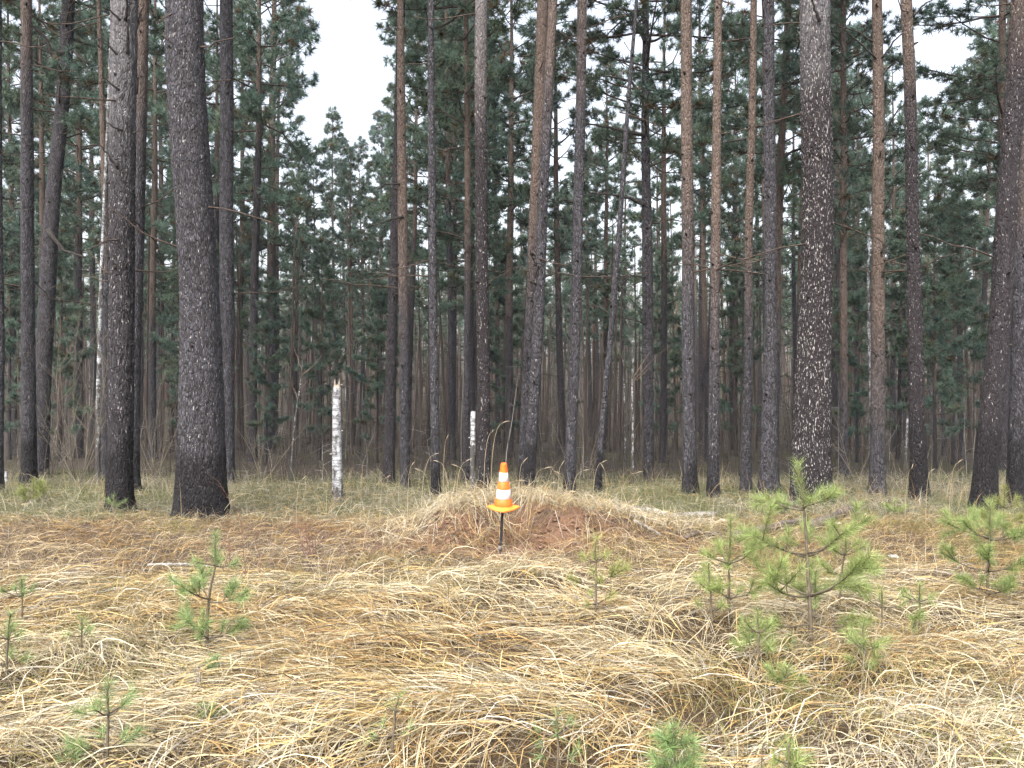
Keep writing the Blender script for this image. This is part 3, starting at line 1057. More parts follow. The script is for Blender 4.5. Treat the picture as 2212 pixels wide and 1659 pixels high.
near_pine('ruddy straight pine at the right side of the open sky', 'the ruddy straight pine', (875, 1052), 865, 21, 14, [(870, 560, 22)], up_py=620, fl=.08, crown=5,
          stubs=[((873, 470), (845, 478), (800, 498), .014), ((865, 400), (835, 402), (815, 420), .010)])
near_pine('slender silvery pine speckled with lichen, right of the ruddy pine', 'the silvery pine', (942, 1071), 931, 20, 13, [(933, 560, 17), (938, 900, 20)], up_py=-400, fl=.32,
          char_py=990, tone=.95, crown=5)
near_pine('thin brown pine behind the wet purple-black pine', 'the thin middle pine', (1007, 1040), 1007, 16, 9, [(1010, 560, 14)], up_py=560, fl=.03, tone=.5, d=16, crown=7, H=17)
near_pine('wet purple-black pine with pale top standing behind the cone', 'the purple-black pine', (1046, 1079), 1039, 29, 25, [(1041, 560, 25)], up_py=150, pale_py=200, fl=.40, tone=.05,
          char_py=1010, crown=5)
near_pine('leaning pine with orange left flank, first of the crossing pair', 'the orange leaning pine', (1127, 1068), 1173, 24, 23, [(1150, 600, 20), (1135, 900, 24)], up_py=610, fl=.10,
          char_py=1010, crown=5, stubs=[((1166, 160), (1172, 140), .008)])
near_pine('grey leaning pine crossing close behind the orange leaning pine', 'the grey leaning pine', (1141, 1076), 1195, 25, 19, [(1171, 600, 22), (1155, 860, 24)], up_py=160, fl=.28,
          char_py=985, tone=.75, crown=5)
near_pine('grey pine with slight lean, right of the leaning pair', 'the slightly leaning pine', (1230, 1066), 1257, 24, 19, [(1246, 600, 22)], up_py=90, fl=.20, char_py=1010,
          tone=.85, crown=5)
near_pine('thinnest grey pine slanting strongly to the right', 'the slanting thin pine', (1289, 1062), 1375, 14, 7, [(1302, 900, 13), (1330, 600, 12), (1356, 250, 9)], fl=.25,
          char_py=985, tone=.85, crown=5, H=16)
near_pine('branchy pine with long bare limbs reaching left over the sky', 'the branchy pine', (1401, 1064), 1393, 24, 14, [(1401, 600, 23), (1393, 180, 15), (1397, 90, 13)], up_py=-100,
          fl=.08, tone=.62, crown=7, H=14.5, d=15.5, crown_scale=1.15,
          stubs=[((1390, 294), (1350, 290), (1305, 282), (1258, 278), .022), ((1390, 445), (1360, 432), (1325, 428), (1268, 424), .020),
                 ((1396, 170), (1425, 162), (1470, 158), .016), ((1390, 215), (1360, 180), (1290, 172), .018), ((1398, 95), (1425, 88), (1475, 70), .016),
                 ((1392, 95), (1372, 55), (1340, 35), .016), ((1388, 265), (1350, 240), (1315, 235), .012), ((1392, 600), (1360, 598), (1328, 625), .012),
                 ((1392, 700), (1360, 690), (1325, 688), .010)])
near_pine('straight pine, orange above and mauve below, right of the branchy pine', 'the two-tone pine', (1490, 1064), 1482, 29, 22, [(1487, 600, 25)], up_py=500, fl=.24, tone=.9,
          char_py=1020, crown=5)
near_pine('fawn-topped slender pine, next right of the two-tone pine', 'the fawn-topped pine', (1540, 1073), 1551, 26, 15, [(1545, 600, 18), (1541, 860, 24)], up_py=660, fl=.24,
          char_py=1000, tone=.75, crown=5)
near_pine('slender russet pine left of the grey-violet pine', 'the russet pine', (1611, 1064), 1630, 22, 13, [(1617, 600, 18), (1610, 860, 21)], up_py=620, fl=.14, crown=5,
          stubs=[((1612, 300), (1570, 305), (1545, 315), .010), ((1630, 545), (1660, 550), .010)])
near_pine('grey-violet pine standing left of the white-flecked giant', 'the grey-violet pine', (1660, 1072), 1664, 40, 20, [(1665, 600, 24), (1663, 860, 32)], up_py=-200, fl=.14, tone=.85,
          char_py=1030, crown=5)
near_pine('broad dark pine densely covered with white flecks, behind the tallest sapling', 'the white-flecked giant', (1747, 1083), 1762, 88, 59,
          [(1753, 930, 77), (1767, 600, 64), (1765, 300, 62)], up_py=-400, pale_py=170, fl=.66, tone=.02, char_py=1015, fine=1, flare=.12, crown=2, H=20.,
          stubs=[((1760, 60), (1745, 40), (1736, 18), .016)])
near_pine('thin fawn pine between the white-flecked giant and the stubby pine', 'the thin fawn pine', (1823, 1048), 1822, 17, 10, [(1822, 600, 15)], up_py=830, fl=.03, d=17, crown=7, H=12.,
          tone=.7)
near_pine('stubby brown pine with dead spikes, grey-blue at its foot', 'the stubby brown pine', (1896, 1068), 1893, 31, 20, [(1899, 600, 27)], up_py=800, fl=.08, tone=.95, crown=5,
          stubs=[((1900, 310), (1915, 265), (1943, 228), .011), ((1888, 130), (1850, 100), (1795, 62), .010), ((1885, 90), (1850, 70), (1795, 58), .010),
                 ((1900, 130), (1920, 100), (1946, 72), .011), ((1903, 165), (1928, 138), .009), ((1901, 465), (1908, 440), (1918, 405), .010),
                 ((1893, 345), (1896, 330), .009), ((1900, 600), (1906, 560), .011), ((1897, 550), (1904, 520), .010), ((1903, 705), (1925, 690), .009),
                 ((1888, 770), (1873, 760), .008), ((1908, 772), (1925, 762), .008), ((1888, 255), (1860, 230), (1845, 195), .008)])
near_pine('dark scorched pine leaning slightly left, near the right side', 'the dark scorched pine', (1986, 1079), 1957, 35, 23, [(1976, 560, 27), (1962, 200, 25)], up_py=150, fl=.34,
          tone=.12, char_py=940, crown=5, stubs=[((1968, 330), (1952, 315), .010), ((1972, 540), (1950, 512), .009), ((1968, 40), (1985, 20), (2010, 5), .010)])
near_pine('black-sided pine leaning right, nearest pine at the right', 'the black-sided pine', (2121, 1104), 2203, 47, 40, [(2140, 860, 42), (2168, 560, 41), (2192, 200, 40)], up_py=20,
          fl=.34, tone=.18, char_py=900, crown=5)
near_pine('mottled pine at the right edge beside the black-sided pine', 'the right-edge pine', (2192, 1086), 2214, 34, 30, [(2203, 560, 30)], up_py=420, fl=.25, tone=.8, char_py=960, crown=5)
near_pine('leafy pine with layered boughs behind the black-sided pine', 'the layered pine', (2170, 1036), 2166, 22, 13, [(2168, 560, 20)], up_py=450, fl=.04, tone=.55, d=19, crown=7, H=15,
          crown_scale=1.25)
near_pine('curved reddish pine showing behind the grey-violet pine', 'the curved reddish pine', (1672, 1034), 1702, 18, 13, [(1680, 560, 17), (1687, 300, 15), (1696, 150, 14)], up_py=700,
          fl=.03, d=19, crown=7, H=15, stubs=[((1688, 350), (1705, 330), (1735, 325), .018), ((1690, 235), (1710, 215), (1735, 210), .014)])

# ------------------------------------------------------------------ pines of the middle ground
MID = []
def mid(px, d, top_py, var, **k):
    H = (EYE + (CY - top_py) / FP * d) - g1((px - CX) / FP * d, d)
    MID.append((px, d, H, var, k))

# crowns that draw the skyline
for a in [(580, 36, -330, 0), (545, 24, -380, 1), (520, 36, -60, 3), (590, 46, 30, 3), (470, 30, -120, 4), (725, 58, 236, 3), (752, 62, 300, 0), (690, 48, 345, 1),
          (640, 44, 345, 3), (790, 50, 300, 1), (820, 55, 240, 0), (880, 32, -30, 1), (850, 44, 170, 3), (935, 38, -40, 0), (975, 26, -250, 4), (1020, 34, -90, 1),
          (1100, 28, -200, 4), (1075, 42, 60, 0), (1215, 30, -100, 1), (1160, 46, 80, 3), (1310, 34, 120, 0), (1340, 48, 310, 3), (1290, 55, 300, 1), (1432, 24, -160, 4),
          (1420, 50, 250, 0), (1520, 30, -120, 1), (1580, 36, 60, 4), (1640, 44, 100, 0), (1720, 30, -80, 1), (1815, 27, -60, 3), (1850, 38, 60, 0), (1790, 46, 200, 1),
          (1930, 34, 110, 4), (1950, 45, 230, 0), (2010, 52, 215, 1), (2040, 30, 330, 3), (2075, 40, 190, 0), (2120, 36, 60, 1), (2190, 28, -100, 4), (2230, 24, -200, 1),
          (2060, 22, 420, 3), (100, 24, -200, 1), (30, 30, -140, 0), (170, 28, -260, 4), (200, 36, -40, 0), (330, 28, -220, 1), (345, 40, 20, 0), (-30, 26, -160, 3),
          (130, 40, 0, 3), (445, 42, 60, 0), (370, 33, 330, 3), (60, 44, 80, 1), (275, 34, -60, 1), (400, 26, 250, 3)]:
    mid(*a)
# young pines with low boughs
for a in [(455, 24, 520, 6), (575, 22, 600, 6), (690, 26, 520, 6), (815, 24, 600, 6), (1090, 30, 520, 6), (1440, 30, 540, 6), (1590, 28, 520, 6), (1850, 24, 520, 6), (1940, 26, 460, 6),
          (2020, 20, 430, 6), (2075, 24, 420, 6), (130, 24, 500, 6), (20, 26, 480, 6), (410, 28, 470, 6)]:
    mid(*a)
GAPS = [(655, 800, 320), (1990, 2080, 230), (1415, 1470, 60), (1265, 1380, 260)]
rs = np.random.default_rng(77)
tries = 0
while len(MID) < 112 and tries < 4000:
    tries += 1
    d = 22 + 42 * rs.random() ** .8
    px = rs.uniform(-80, 2300)
    var = int(rs.choice([0, 1, 1, 2, 2, 4, 5, 5]))
    H = rs.uniform(13, 19)
    x = (px - CX) / FP * d
    z = g1(x, d)
    R_ = VAR[var]['R'] * H / 18
    py_top = CY - (z + H - EYE) / d * FP
    for a, b_, lim in GAPS:
        if px + R_ / d * FP > a and px - R_ / d * FP < b_ and py_top < lim:
            py_top = lim + rs.uniform(0, 140)
            H = EYE + (CY - py_top) / FP * d - z
    if H < 8:
        continue
    if any(abs((px - q[0]) / FP * d) < .5 and abs(d - q[1]) < 2 for q in MID):
        continue
    MID.append((px, d, H, var, {}))

ORD = ['first', 'second', 'third', 'fourth', 'fifth', 'sixth', 'seventh', 'eighth', 'ninth', 'tenth', 'eleventh', 'twelfth', 'thirteenth', 'fourteenth', 'fifteenth',
       'sixteenth', 'seventeenth', 'eighteenth', 'nineteenth', 'twentieth']
marks = ['the sooty-footed pine', 'the deeply charred pine', 'the thickest pine', 'the ruddy straight pine', 'the purple-black pine',
         'the slightly leaning pine', 'the branchy pine', 'the two-tone pine', 'the grey-violet pine', 'the white-flecked giant', 'the stubby brown pine', 'the dark scorched pine',
         'the black-sided pine']
mk = sorted([(p, s) for p, s, _ in NEAR if s in marks] + [(728, 'the tall birch snag')])
MID.sort()
count = {}
for px, d, H, var, k in MID:
    i = sum(1 for p, _ in mk if p < px)
    count[i] = count.get(i, 0) + 1
    n = ORD[min(count[i], 20) - 1]
    far = 'slim far' if d > 42 else 'middle-distance'
    if i == 0:
        lab = f'{far} pine left of {mk[0][1]}, {n} from the left'
    elif i == len(mk):
        lab = f'{far} pine right of {mk[-1][1]}, {n} from the left'
    else:
        lab = f'{far} pine, {n} from left between {mk[i-1][1][4:]} and {mk[i][1][4:]}'
    place_pine((px - CX) / FP * d, d, H, var, lab, 'pines standing deeper in the wood', tilt=(rs.normal(0, .012), rs.normal(0, .014)), girth=rs.uniform(.8, 1.25),
               up=rs.uniform(.22, .62), tone=rs.uniform(.25, .85), wide=rs.uniform(.85, 1.1))

# ------------------------------------------------------------------ the far wood, one mass
def build_far_wood():
    rs = np.random.default_rng(5)
    b = MB()
    N = 900
    C, D, S, BC = [], [], [], []
    for i in range(N):
        d = 58 + 90 * rs.random() ** .9
        px = rs.uniform(-500, 2700)
        x = (px - CX) / FP * d
        z = g1(x, d)
        H = rs.uniform(10, 17)
        if 600 < px < 850:
            H = min(H, EYE + (CY - rs.uniform(330, 480)) / FP * d - z)
        if 1240 < px < 1420 or 1960 < px < 2100:
            H = min(H, EYE + (CY - rs.uniform(260, 420)) / FP * d - z)
        H = max(H, 6)
        r = rs.uniform(.07, .16)
        lx, ly = rs.normal(0, .02, 2) * H
        tone = rs.random()
        col = np.array([.085, .070, .066]) * (.6 + .7 * rs.random()) if tone < .65 else np.array([.125, .070, .050]) * (.6 + .6 * rs.random())
        if rs.random() < .06:
            col = np.array([.30, .29, .28])
        b.tube([[x, d, z - .3], [x + lx * .5, d + ly * .5, z + H * .5], [x + lx, d + ly, z + H]], [r, r * .75, .03], 5, col)
        nt = int(rs.integers(28, 46))
        cb = rs.uniform(.06, .55)
        for q in range(nt):
            f = rs.random()
            a = rs.uniform(0, 6.28)
            rr = (1.9 * (1 - f) ** .6 + .2) * rs.uniform(.25, 1)
            C.append([x + lx * f + rr * math.cos(a), d + ly + rr * math.sin(a), z + H * (cb + (1 - cb) * f)])
            D.append([math.cos(a), math.sin(a), .2])
            S.append(rs.uniform(.45, .85))
            lowf = np.clip(1 - (C[-1][2] - z - 2) / 5, 0, 1) * rs.uniform(.5, 1)
            BC.append((np.array([.080, .108, .078]) * (1 - lowf) + np.array([.088, .076, .066]) * lowf) * rs.uniform(.6, 1.3))
    for i in range(900):
        # bare thin poles crowding the gaps
        d = 30 + 70 * rs.random()
        x = (rs.uniform(-400, 2600) - CX) / FP * d
        z = g1(x, d)
        H = rs.uniform(4, 9)
        r = rs.uniform(.03, .09)
        lx, ly = rs.normal(0, .03, 2) * H
        b.tube([[x, d, z - .3], [x + lx, d + ly, z + H]], [r, r * .35], 4, np.array([.088, .070, .062]) * rs.uniform(.5, 1.3))
    V, F, c = tufts(np.array(C), np.array(D), np.array(S), 11, rs, np.array(BC), 1.3)
    b.add(V, F, c)
    o = link('far_wood', b.mesh('far_wood'), M_WOOD)
    o['kind'] = 'stuff'
    o['label'] = 'distant mass of thin trunks and dark crowns deep in the wood'
    # bare twigs, dead lower branches and thin saplings filling the understorey
    b = MB()
    N = 4300
    d = 15.5 + 50 * rs.random(N) ** 1.1
    px = rs.uniform(-250, 2460, N)
    x = (px - CX) / FP * d
    z = ground(x, d)
    h = rs.gamma(2.2, .8, N).clip(.3, 6) * np.interp(d, [15, 25, 60], [.5, 1, 1.5])
    an = rs.uniform(0, 6.28, N)
    ln = np.abs(rs.normal(0, .22, N))
    K = 5
    t = np.linspace(0, 1, K)[None]
    X = x[:, None] + (h * ln * np.cos(an))[:, None] * t ** 1.5 + rs.normal(0, .03, (N, K)) * t
    Y = d[:, None] + (h * ln * np.sin(an))[:, None] * t ** 1.5
    Z = z[:, None] - .1 + h[:, None] * t
    Pt = np.stack([X, Y, Z], -1)
    s = np.zeros((N, K, 3))
    a2 = rs.uniform(-.6, .6, N)
    s[..., 0], s[..., 1] = np.cos(a2)[:, None], np.sin(a2)[:, None]
    W = (rs.uniform(.008, .03, N) * np.interp(d, [15, 60], [.6, 1.3]))[:, None] * (1.08 - t)
    c = np.array([.062, .052, .047]) * rs.uniform(.5, 1.3, N)[:, None]
    c = np.where((rs.random(N) < .05)[:, None], np.array([.26, .25, .24]), c)
    b.add(*ribbons(Pt, W, s, c))
    # side twigs
    k = rs.integers(0, N, 15000)
    f = rs.uniform(.25, 1, len(k))
    i0 = (f * (K - 1)).astype(int).clip(0, K - 2)
    u = (f * (K - 1) - i0)[:, None]
    p0 = Pt[k, i0] * (1 - u) + Pt[k, i0 + 1] * u
    dr = norm(rs.normal(0, 1, (len(k), 3)) * np.array([1, 1, .5]) + np.array([0, 0, .35]))
    ll = rs.uniform(.15, .75, len(k)) * np.interp(p0[:, 1], [15, 60], [.7, 1.5])
    p1 = p0 + dr * ll[:, None]
    sd = norm(np.cross(dr, rs.normal(0, 1, dr.shape)))
    w2 = np.interp(p0[:, 1], [15, 60], [.006, .018])
    b.add(*ribbons(np.stack([p0, p1], 1), np.stack([w2, w2 * .5], 1), np.stack([sd, sd], 1), c[k]))
    o = link('undergrowth', b.mesh('undergrowth'), M_WOOD)
    o['kind'] = 'stuff'
    o['label'] = 'brown tangle of bare twigs between the trunks'
build_far_wood()

# ------------------------------------------------------------------ birches and snags
def birch(name, label, base, path, w0, w1, d, cat='birch', twigs=0, rough=.5, n=14, seedv=1, dark=.0):
    rs = np.random.default_rng(seedv)
    bx, by = base
    x0 = (bx - CX) / FP * d
    z0 = g1(x0, d)
    t = thing(name, label, cat, (x0, d, z0))
    pz = np.array([-.2] + [EYE + (CY - p[1]) / FP * d - z0 for p in path])
    pxs = np.array([0.] + [(p[0] - bx) / FP * d for p in path])
    zs = np.linspace(-.2, pz[-1], max(10, int((pz[-1]) / .12)))
    cx = np.interp(zs, pz, pxs)
    cx = np.convolve(np.pad(cx, 3, mode='edge'), np.ones(7) / 7, 'valid')
    r = np.interp(zs, [0, pz[-1]], [w0 / FP * d / 2, w1 / FP * d / 2])
    me = trunk_mesh('birch_trunk', zs, cx, cx * 0, r, n, .003, seedv, .18)
    tr = link('trunk', me, M_BIRCH, t, rough_h=float(rough), dark=float(dark))
    for q in range(twigs):
        z = rs.uniform(.25, 1) * pz[-1]
        p0 = np.array([np.interp(z, zs, cx), 0, z])
        a = rs.uniform(0, 6.28)
        L = rs.uniform(.3, 1.1)
        tt = np.linspace(0, 1, 5)[:, None]
        pts = p0 + tt * L * np.array([math.cos(a) * .75, math.sin(a) * .75, .65]) + np.cumsum(rs.normal(0, .02, (5, 3)), 0)
        V, F = tube(pts, np.linspace(.008, .002, 5), 4, True)
        link('branch', mesh_from('birch_branch', V, fix_quads(F)), M_TWIG, tr)
    return tr, d, z0, x0

def bracket(t, d, x0, z0, px, py, s, sgn, mat):
    """half-round shelf fungus on the side of a snag"""
    p = P(px, py, d) - np.array([x0, d, z0])
    b = MB()
    a = np.linspace(-1.7, 1.7, 9)
    V = []
    for k, (zz, rr) in enumerate(((-.25, .55), (-.12, 1.0), (.12, .85), (.42, .15))):
        for q in a:
            V.append([sgn * s * rr * math.cos(q * .92), s * rr * math.sin(q), zz * s])
    V = np.array(V) + p - np.array([sgn * s * .3, .03, 0])
    n = len(a)
    F = [[k * n + i, k * n + i + 1, (k + 1) * n + i + 1, (k + 1) * n + i] for k in range(3) for i in range(n - 1)]
    F += [list(range(n))[::-1], [3 * n + i for i in range(n)]]
    link('bracket_fungus', mesh_from('bracket_fungus', V, F, None, True), mat, t)

dS = hit(729, 1080)
t, dd, z0, x0 = birch('birch_snag', 'tall broken white birch snag standing alone in the grass', (729, 1080), [(728, 1000), (727, 900), (728, 838)], 22, 17.5, dS, 'snag', 0, .55, 24, 3)
ztop = EYE + (CY - 840) / FP * dS - z0
# splintered bare wood at the break
b = MB()
zz = np.linspace(ztop - .02, ztop + .05, 3)
b.tube(np.stack([zz * 0 - (1 / FP * dS), zz * 0, zz], -1), np.array([.055, .054, .044]), 12, None, True)
for q in range(7):
    a = 6.283 * q / 7
    p = np.array([.035 * math.cos(a) - 1 / FP * dS, .035 * math.sin(a), ztop + .03])
    hgt = [.05, .10, .04, .06, .11, .03, .07][q]
    b.tube([p, p + [.004, 0, hgt * .6], p + [0.006, 0, hgt]], [.013, .009, .002], 4, None, True)
link('splintered_top', b.mesh('splintered_top', False), simple_mat('bare_wood', (.25, .21, .17), (.47, .42, .36), 30, .9, (1, 1, .15), .4), t)
for px, py, s, sgn, mt in ((739, 831, .022, 1, M_FUNGUS), (740, 930, .024, 1, M_FUNGUS), (716, 980, .034, -1, M_FUNGUS), (717, 1062, .036, -1, M_LOG), (718, 858, .014, -1, M_FUNGUS),
                           (717, 870, .014, -1, M_FUNGUS), (717, 845, .013, -1, M_FUNGUS)):
    bracket(t, dd, x0, z0, px, py, s, sgn, mt)
dS2 = hit(1021, 1075, False)
t, dd, z0, x0 = birch('birch_snag', 'short peeling birch snag left of the purple-black pine', (1021, 1075), [(1021, 980), (1022, 888)], 12, 11, dS2 + .3, 'snag', 0, 1.1, 16, 4, .04)
for px, py, s, sgn, mt in ((1014, 945, .022, -1, M_FUNGUS), (1015, 966, .018, -1, M_FUNGUS), (1027, 925, .016, 1, M_LOG)):
    bracket(t, dd, x0, z0, px, py, s, sgn, mt)
birch('birch_tree', 'slim white birch beside the deeply charred pine at left', (212, 1036), [(211, 900), (215, 760), (218, 620), (228, 380), (236, 180), (242, 0)], 10, 4, 16.5, twigs=12,
      rough=1.5, seedv=5, dark=.07)
birch('birch_tree', 'hair-thin young birch leaning right of the thickest pine', (627, 1040), [(636, 900), (650, 838), (655, 780)], 5, 2.5, 16, twigs=4, seedv=6, dark=.14, n=8)
birch('birch_tree', 'hair-thin straight young birch left of the branchy pine', (1367, 1060), [(1366, 900), (1366, 820), (1368, 735)], 6, 3.5, 15, twigs=5, seedv=7, dark=.10, n=8)
birch('birch_tree', 'thin birch with broken white bark left of the stubby brown pine', (1884, 1040), [(1882, 830), (1877, 740), (1875, 560), (1880, 420)], 9, 5, 19, twigs=6, seedv=8, dark=.06, n=10)
birch('birch_tree', 'faint thin birch just right of the slanting thin pine, farther back', (1352, 1030), [(1350, 900), (1346, 760)], 4, 2, 21, twigs=3, seedv=9, dark=.10, n=7)
birch('birch_tree', 'thin pale birch stem right of the stubby brown pine', (1955, 1030), [(1960, 900), (1968, 790)], 6, 3, 20, twigs=3, seedv=10, dark=.10, n=7)
birch('birch_snag', 'tiny white birch stump at the far left edge', (14, 1046), [(13, 1018)], 7, 6, 15.5, 'snag', 0, .1, 10, 11)

# ------------------------------------------------------------------ bare shrubs
def shrub(label, px, py, H, W, n, mat, seed, d=None, rad=.008, name='bare_shrub', tw=5):
    rs = np.random.default_rng(seed)
    d = d or hit(px, py)
    x0 = (px - CX) / FP * d
    t = thing(name, label, 'shrub', (x0, d, g1(x0, d) - .03))
    for q in range(n):
        b = MB()
        def grow(p, dr, L, r, lev):
            K = 6
            pts = [p]
            for _ in range(K - 1):
                dr = dr + rs.normal(0, .10, 3) + np.array([0, 0, .035])
                dr = dr / np.linalg.norm(dr)
                pts.append(pts[-1] + dr * L / (K - 1))
            b.tube(np.array(pts), np.linspace(r, r * .35, K), 4 if lev == 0 else 3)
            if lev < 2:
                for _ in range(tw if lev == 0 else 3):
                    i = rs.integers(1, K)
                    dd = dr + norm(rs.normal(0, 1, 3)) * .75
                    grow(pts[i], dd / np.linalg.norm(dd), L * rs.uniform(.25, .55), r * .5, lev + 1)
        a = rs.uniform(0, 6.28)
        sp = W / H * rs.uniform(.2, 1.1)
        v = np.array([math.cos(a) * sp, math.sin(a) * sp * .6, 1.])
        grow(np.array([rs.normal(0, .04), rs.normal(0, .04), 0]), v / np.linalg.norm(v), H * rs.uniform(.6, 1.05), rad * rs.uniform(.7, 1.1), 0)
        link('stem', b.mesh('shrub_stem'), mat, t)
    return t
shrub('large bare grey shrub spreading twigs left of the deeply charred pine', 170, 1040, 2.6, 2.1, 9, M_PALE, 21, 15.0, .010, tw=6)
shrub('bare shrub behind and between the two big charred left pines', 335, 1036, 2.0, 1.2, 6, M_PALE, 22, 16.0, .008)
shrub('low reddish twiggy shrub in the brown strip left of the mound', 672, 1205, .42, .30, 9, M_RED, 23, None, .004)
shrub('thin reddish bare seedling right of the upright young pine at left', 545, 1262, .75, .25, 2, M_RED, 24, None, .005, 'bare_seedling', 4)
shrub('forked bare seedling in front of the thickest pine', 492, 1240, .62, .3, 3, M_RED, 25, None, .004, 'bare_seedling', 3)
shrub('bare thin bush between the slightly leaning pine and the slanting pine', 1262, 1050, 1.5, .8, 4, M_PALE, 26, 14.5, .007)
shrub('bare thin bush at the foot of the blue-grey pine', 560, 1045, 1.4, 1.1, 6, M_PALE, 27, 15.5, .007)
shrub('bare thin bush behind the white-flecked giant, right side', 1850, 1050, 1.6, .9, 4, M_PALE, 28, 15.5, .007)
shrub('thin bare bush left of the dark scorched pine', 1935, 1070, .9, .6, 5, M_PALE, 29, 13.6, .005)

# ------------------------------------------------------------------ logs and debris
def log(name, label, pts, r, mat, cat='log', group=None, rough=.25, n=14, lift=.95):
    rs = np.random.default_rng(int(pts[0][0]))
    Q = []
    for px, py in pts:
        d = hit(px, py)
        x = (px - CX) / FP * d
        Q.append([x, d, g1(x, d) + r * lift])
    Q = np.array(Q)
    s = np.linspace(0, 1, len(Q))
    s2 = np.linspace(0, 1, 16)
    q = np.stack([np.interp(s2, s, Q[:, k]) for k in range(3)], -1)
    q = q + rs.normal(0, r * .12, q.shape)
    c = q.mean(0)
    V, F = tube(q - c, r * (1 + rough * (rs.random(16) - .5)) * np.linspace(1.05, .8, 16), n, True)
    V = V + rs.normal(0, r * .09, V.shape)
    o = link(name, mesh_from(name, V, fix_quads(F), None, True), mat)
    o.location = tuple(c)
    o['label'] = label
    o['category'] = cat
    return o
log('fallen_log', 'pale lichen-grey birch log lying in the grass right of the mound', [(1330, 1108), (1380, 1108), (1440, 1118)], .045, M_GREYLOG)
log('fallen_log', 'thin silvery log end to end with the lichen-grey log', [(1450, 1124), (1500, 1119), (1545, 1116)], .038, M_GREYLOG)
log('fallen_log', 'brown rotting log slanting up behind the middle sapling', [(1582, 1172), (1650, 1154), (1740, 1132)], .055, M_LOG, rough=.25)
log('fallen_log', 'dark broken log end behind the tallest sapling', [(1762, 1146), (1800, 1126), (1842, 1110)], .060, M_LOG, rough=.5)
log('fallen_branch', 'dark stick lying on the soil left of the mound', [(852, 1222), (885, 1203), (922, 1183)], .017, M_LOG, 'branch')
log('fallen_branch', 'grey stick half buried in dry grass at left', [(318, 1224), (400, 1222), (470, 1227)], .014, M_GREYLOG, 'branch')
log('fallen_branch', 'short grey stick near the bottom left young pine', [(640, 1408), (662, 1424), (684, 1444)], .013, M_GREYLOG, 'branch')
log('fallen_branch', 'lichen-covered grey branch on the right slope of the mound', [(1368, 1128), (1395, 1140), (1428, 1160)], .016, M_GREYLOG, 'branch', rough=.9)
log('fallen_branch', 'knobbly dark branch left of the brown rotting log', [(1478, 1165), (1510, 1155), (1560, 1160)], .022, M_LOG, 'branch', rough=.9)
def scrap(label, px, py, s, mat, seed):
    rs = np.random.default_rng(seed)
    d = hit(px, py)
    x = (px - CX) / FP * d
    a = np.linspace(0, 6.283, 12, endpoint=False)
    V = []
    for zz, rr in ((0, .9), (.25, 1.0), (.5, .75), (.62, .3)):
        for q in a:
            k = rr * rs.uniform(.75, 1.2)
            V.append([s * 1.7 * k * math.cos(q), s * .8 * k * math.sin(q), s * zz * rs.uniform(.8, 1.2)])
    n = 12
    F = [[k * n + i, k * n + (i + 1) % n, (k + 1) * n + (i + 1) % n, (k + 1) * n + i] for k in range(3) for i in range(n)]
    F += [list(range(n))[::-1], [3 * n + i for i in range(n)]]
    o = link('bark_scrap', mesh_from('bark_scrap', V, F), mat)
    o.location = (x, d, g1(x, d) + .015)
    o.rotation_euler = (.2, .1, rs.uniform(-.5, .5))
    o['label'] = label
    o['category'] = 'bark'
scrap('white curl of birch bark right of the thin silvery log', 1562, 1128, .035, M_STONE, 1)
scrap('white scrap of birch bark right of the tallest sapling', 1930, 1207, .032, M_STONE, 2)
scrap('pale wood chunk below the dark broken log end', 1808, 1134, .03, M_STONE, 3)
#scrap('reddish clod of dug soil on the left of the mound', 945, 1152, .06, simple_mat('red_soil', (.15, .075, .045), (.30, .165, .10), 30, .95, (1, 1, 1), 1.0, 8), 4)
shrub('small dead lichen-grey twig tangle in the straw at lower left', 410, 1512, .16, .30, 4, M_GREYLOG, 31, None, .005, 'dead_twigs', 3)

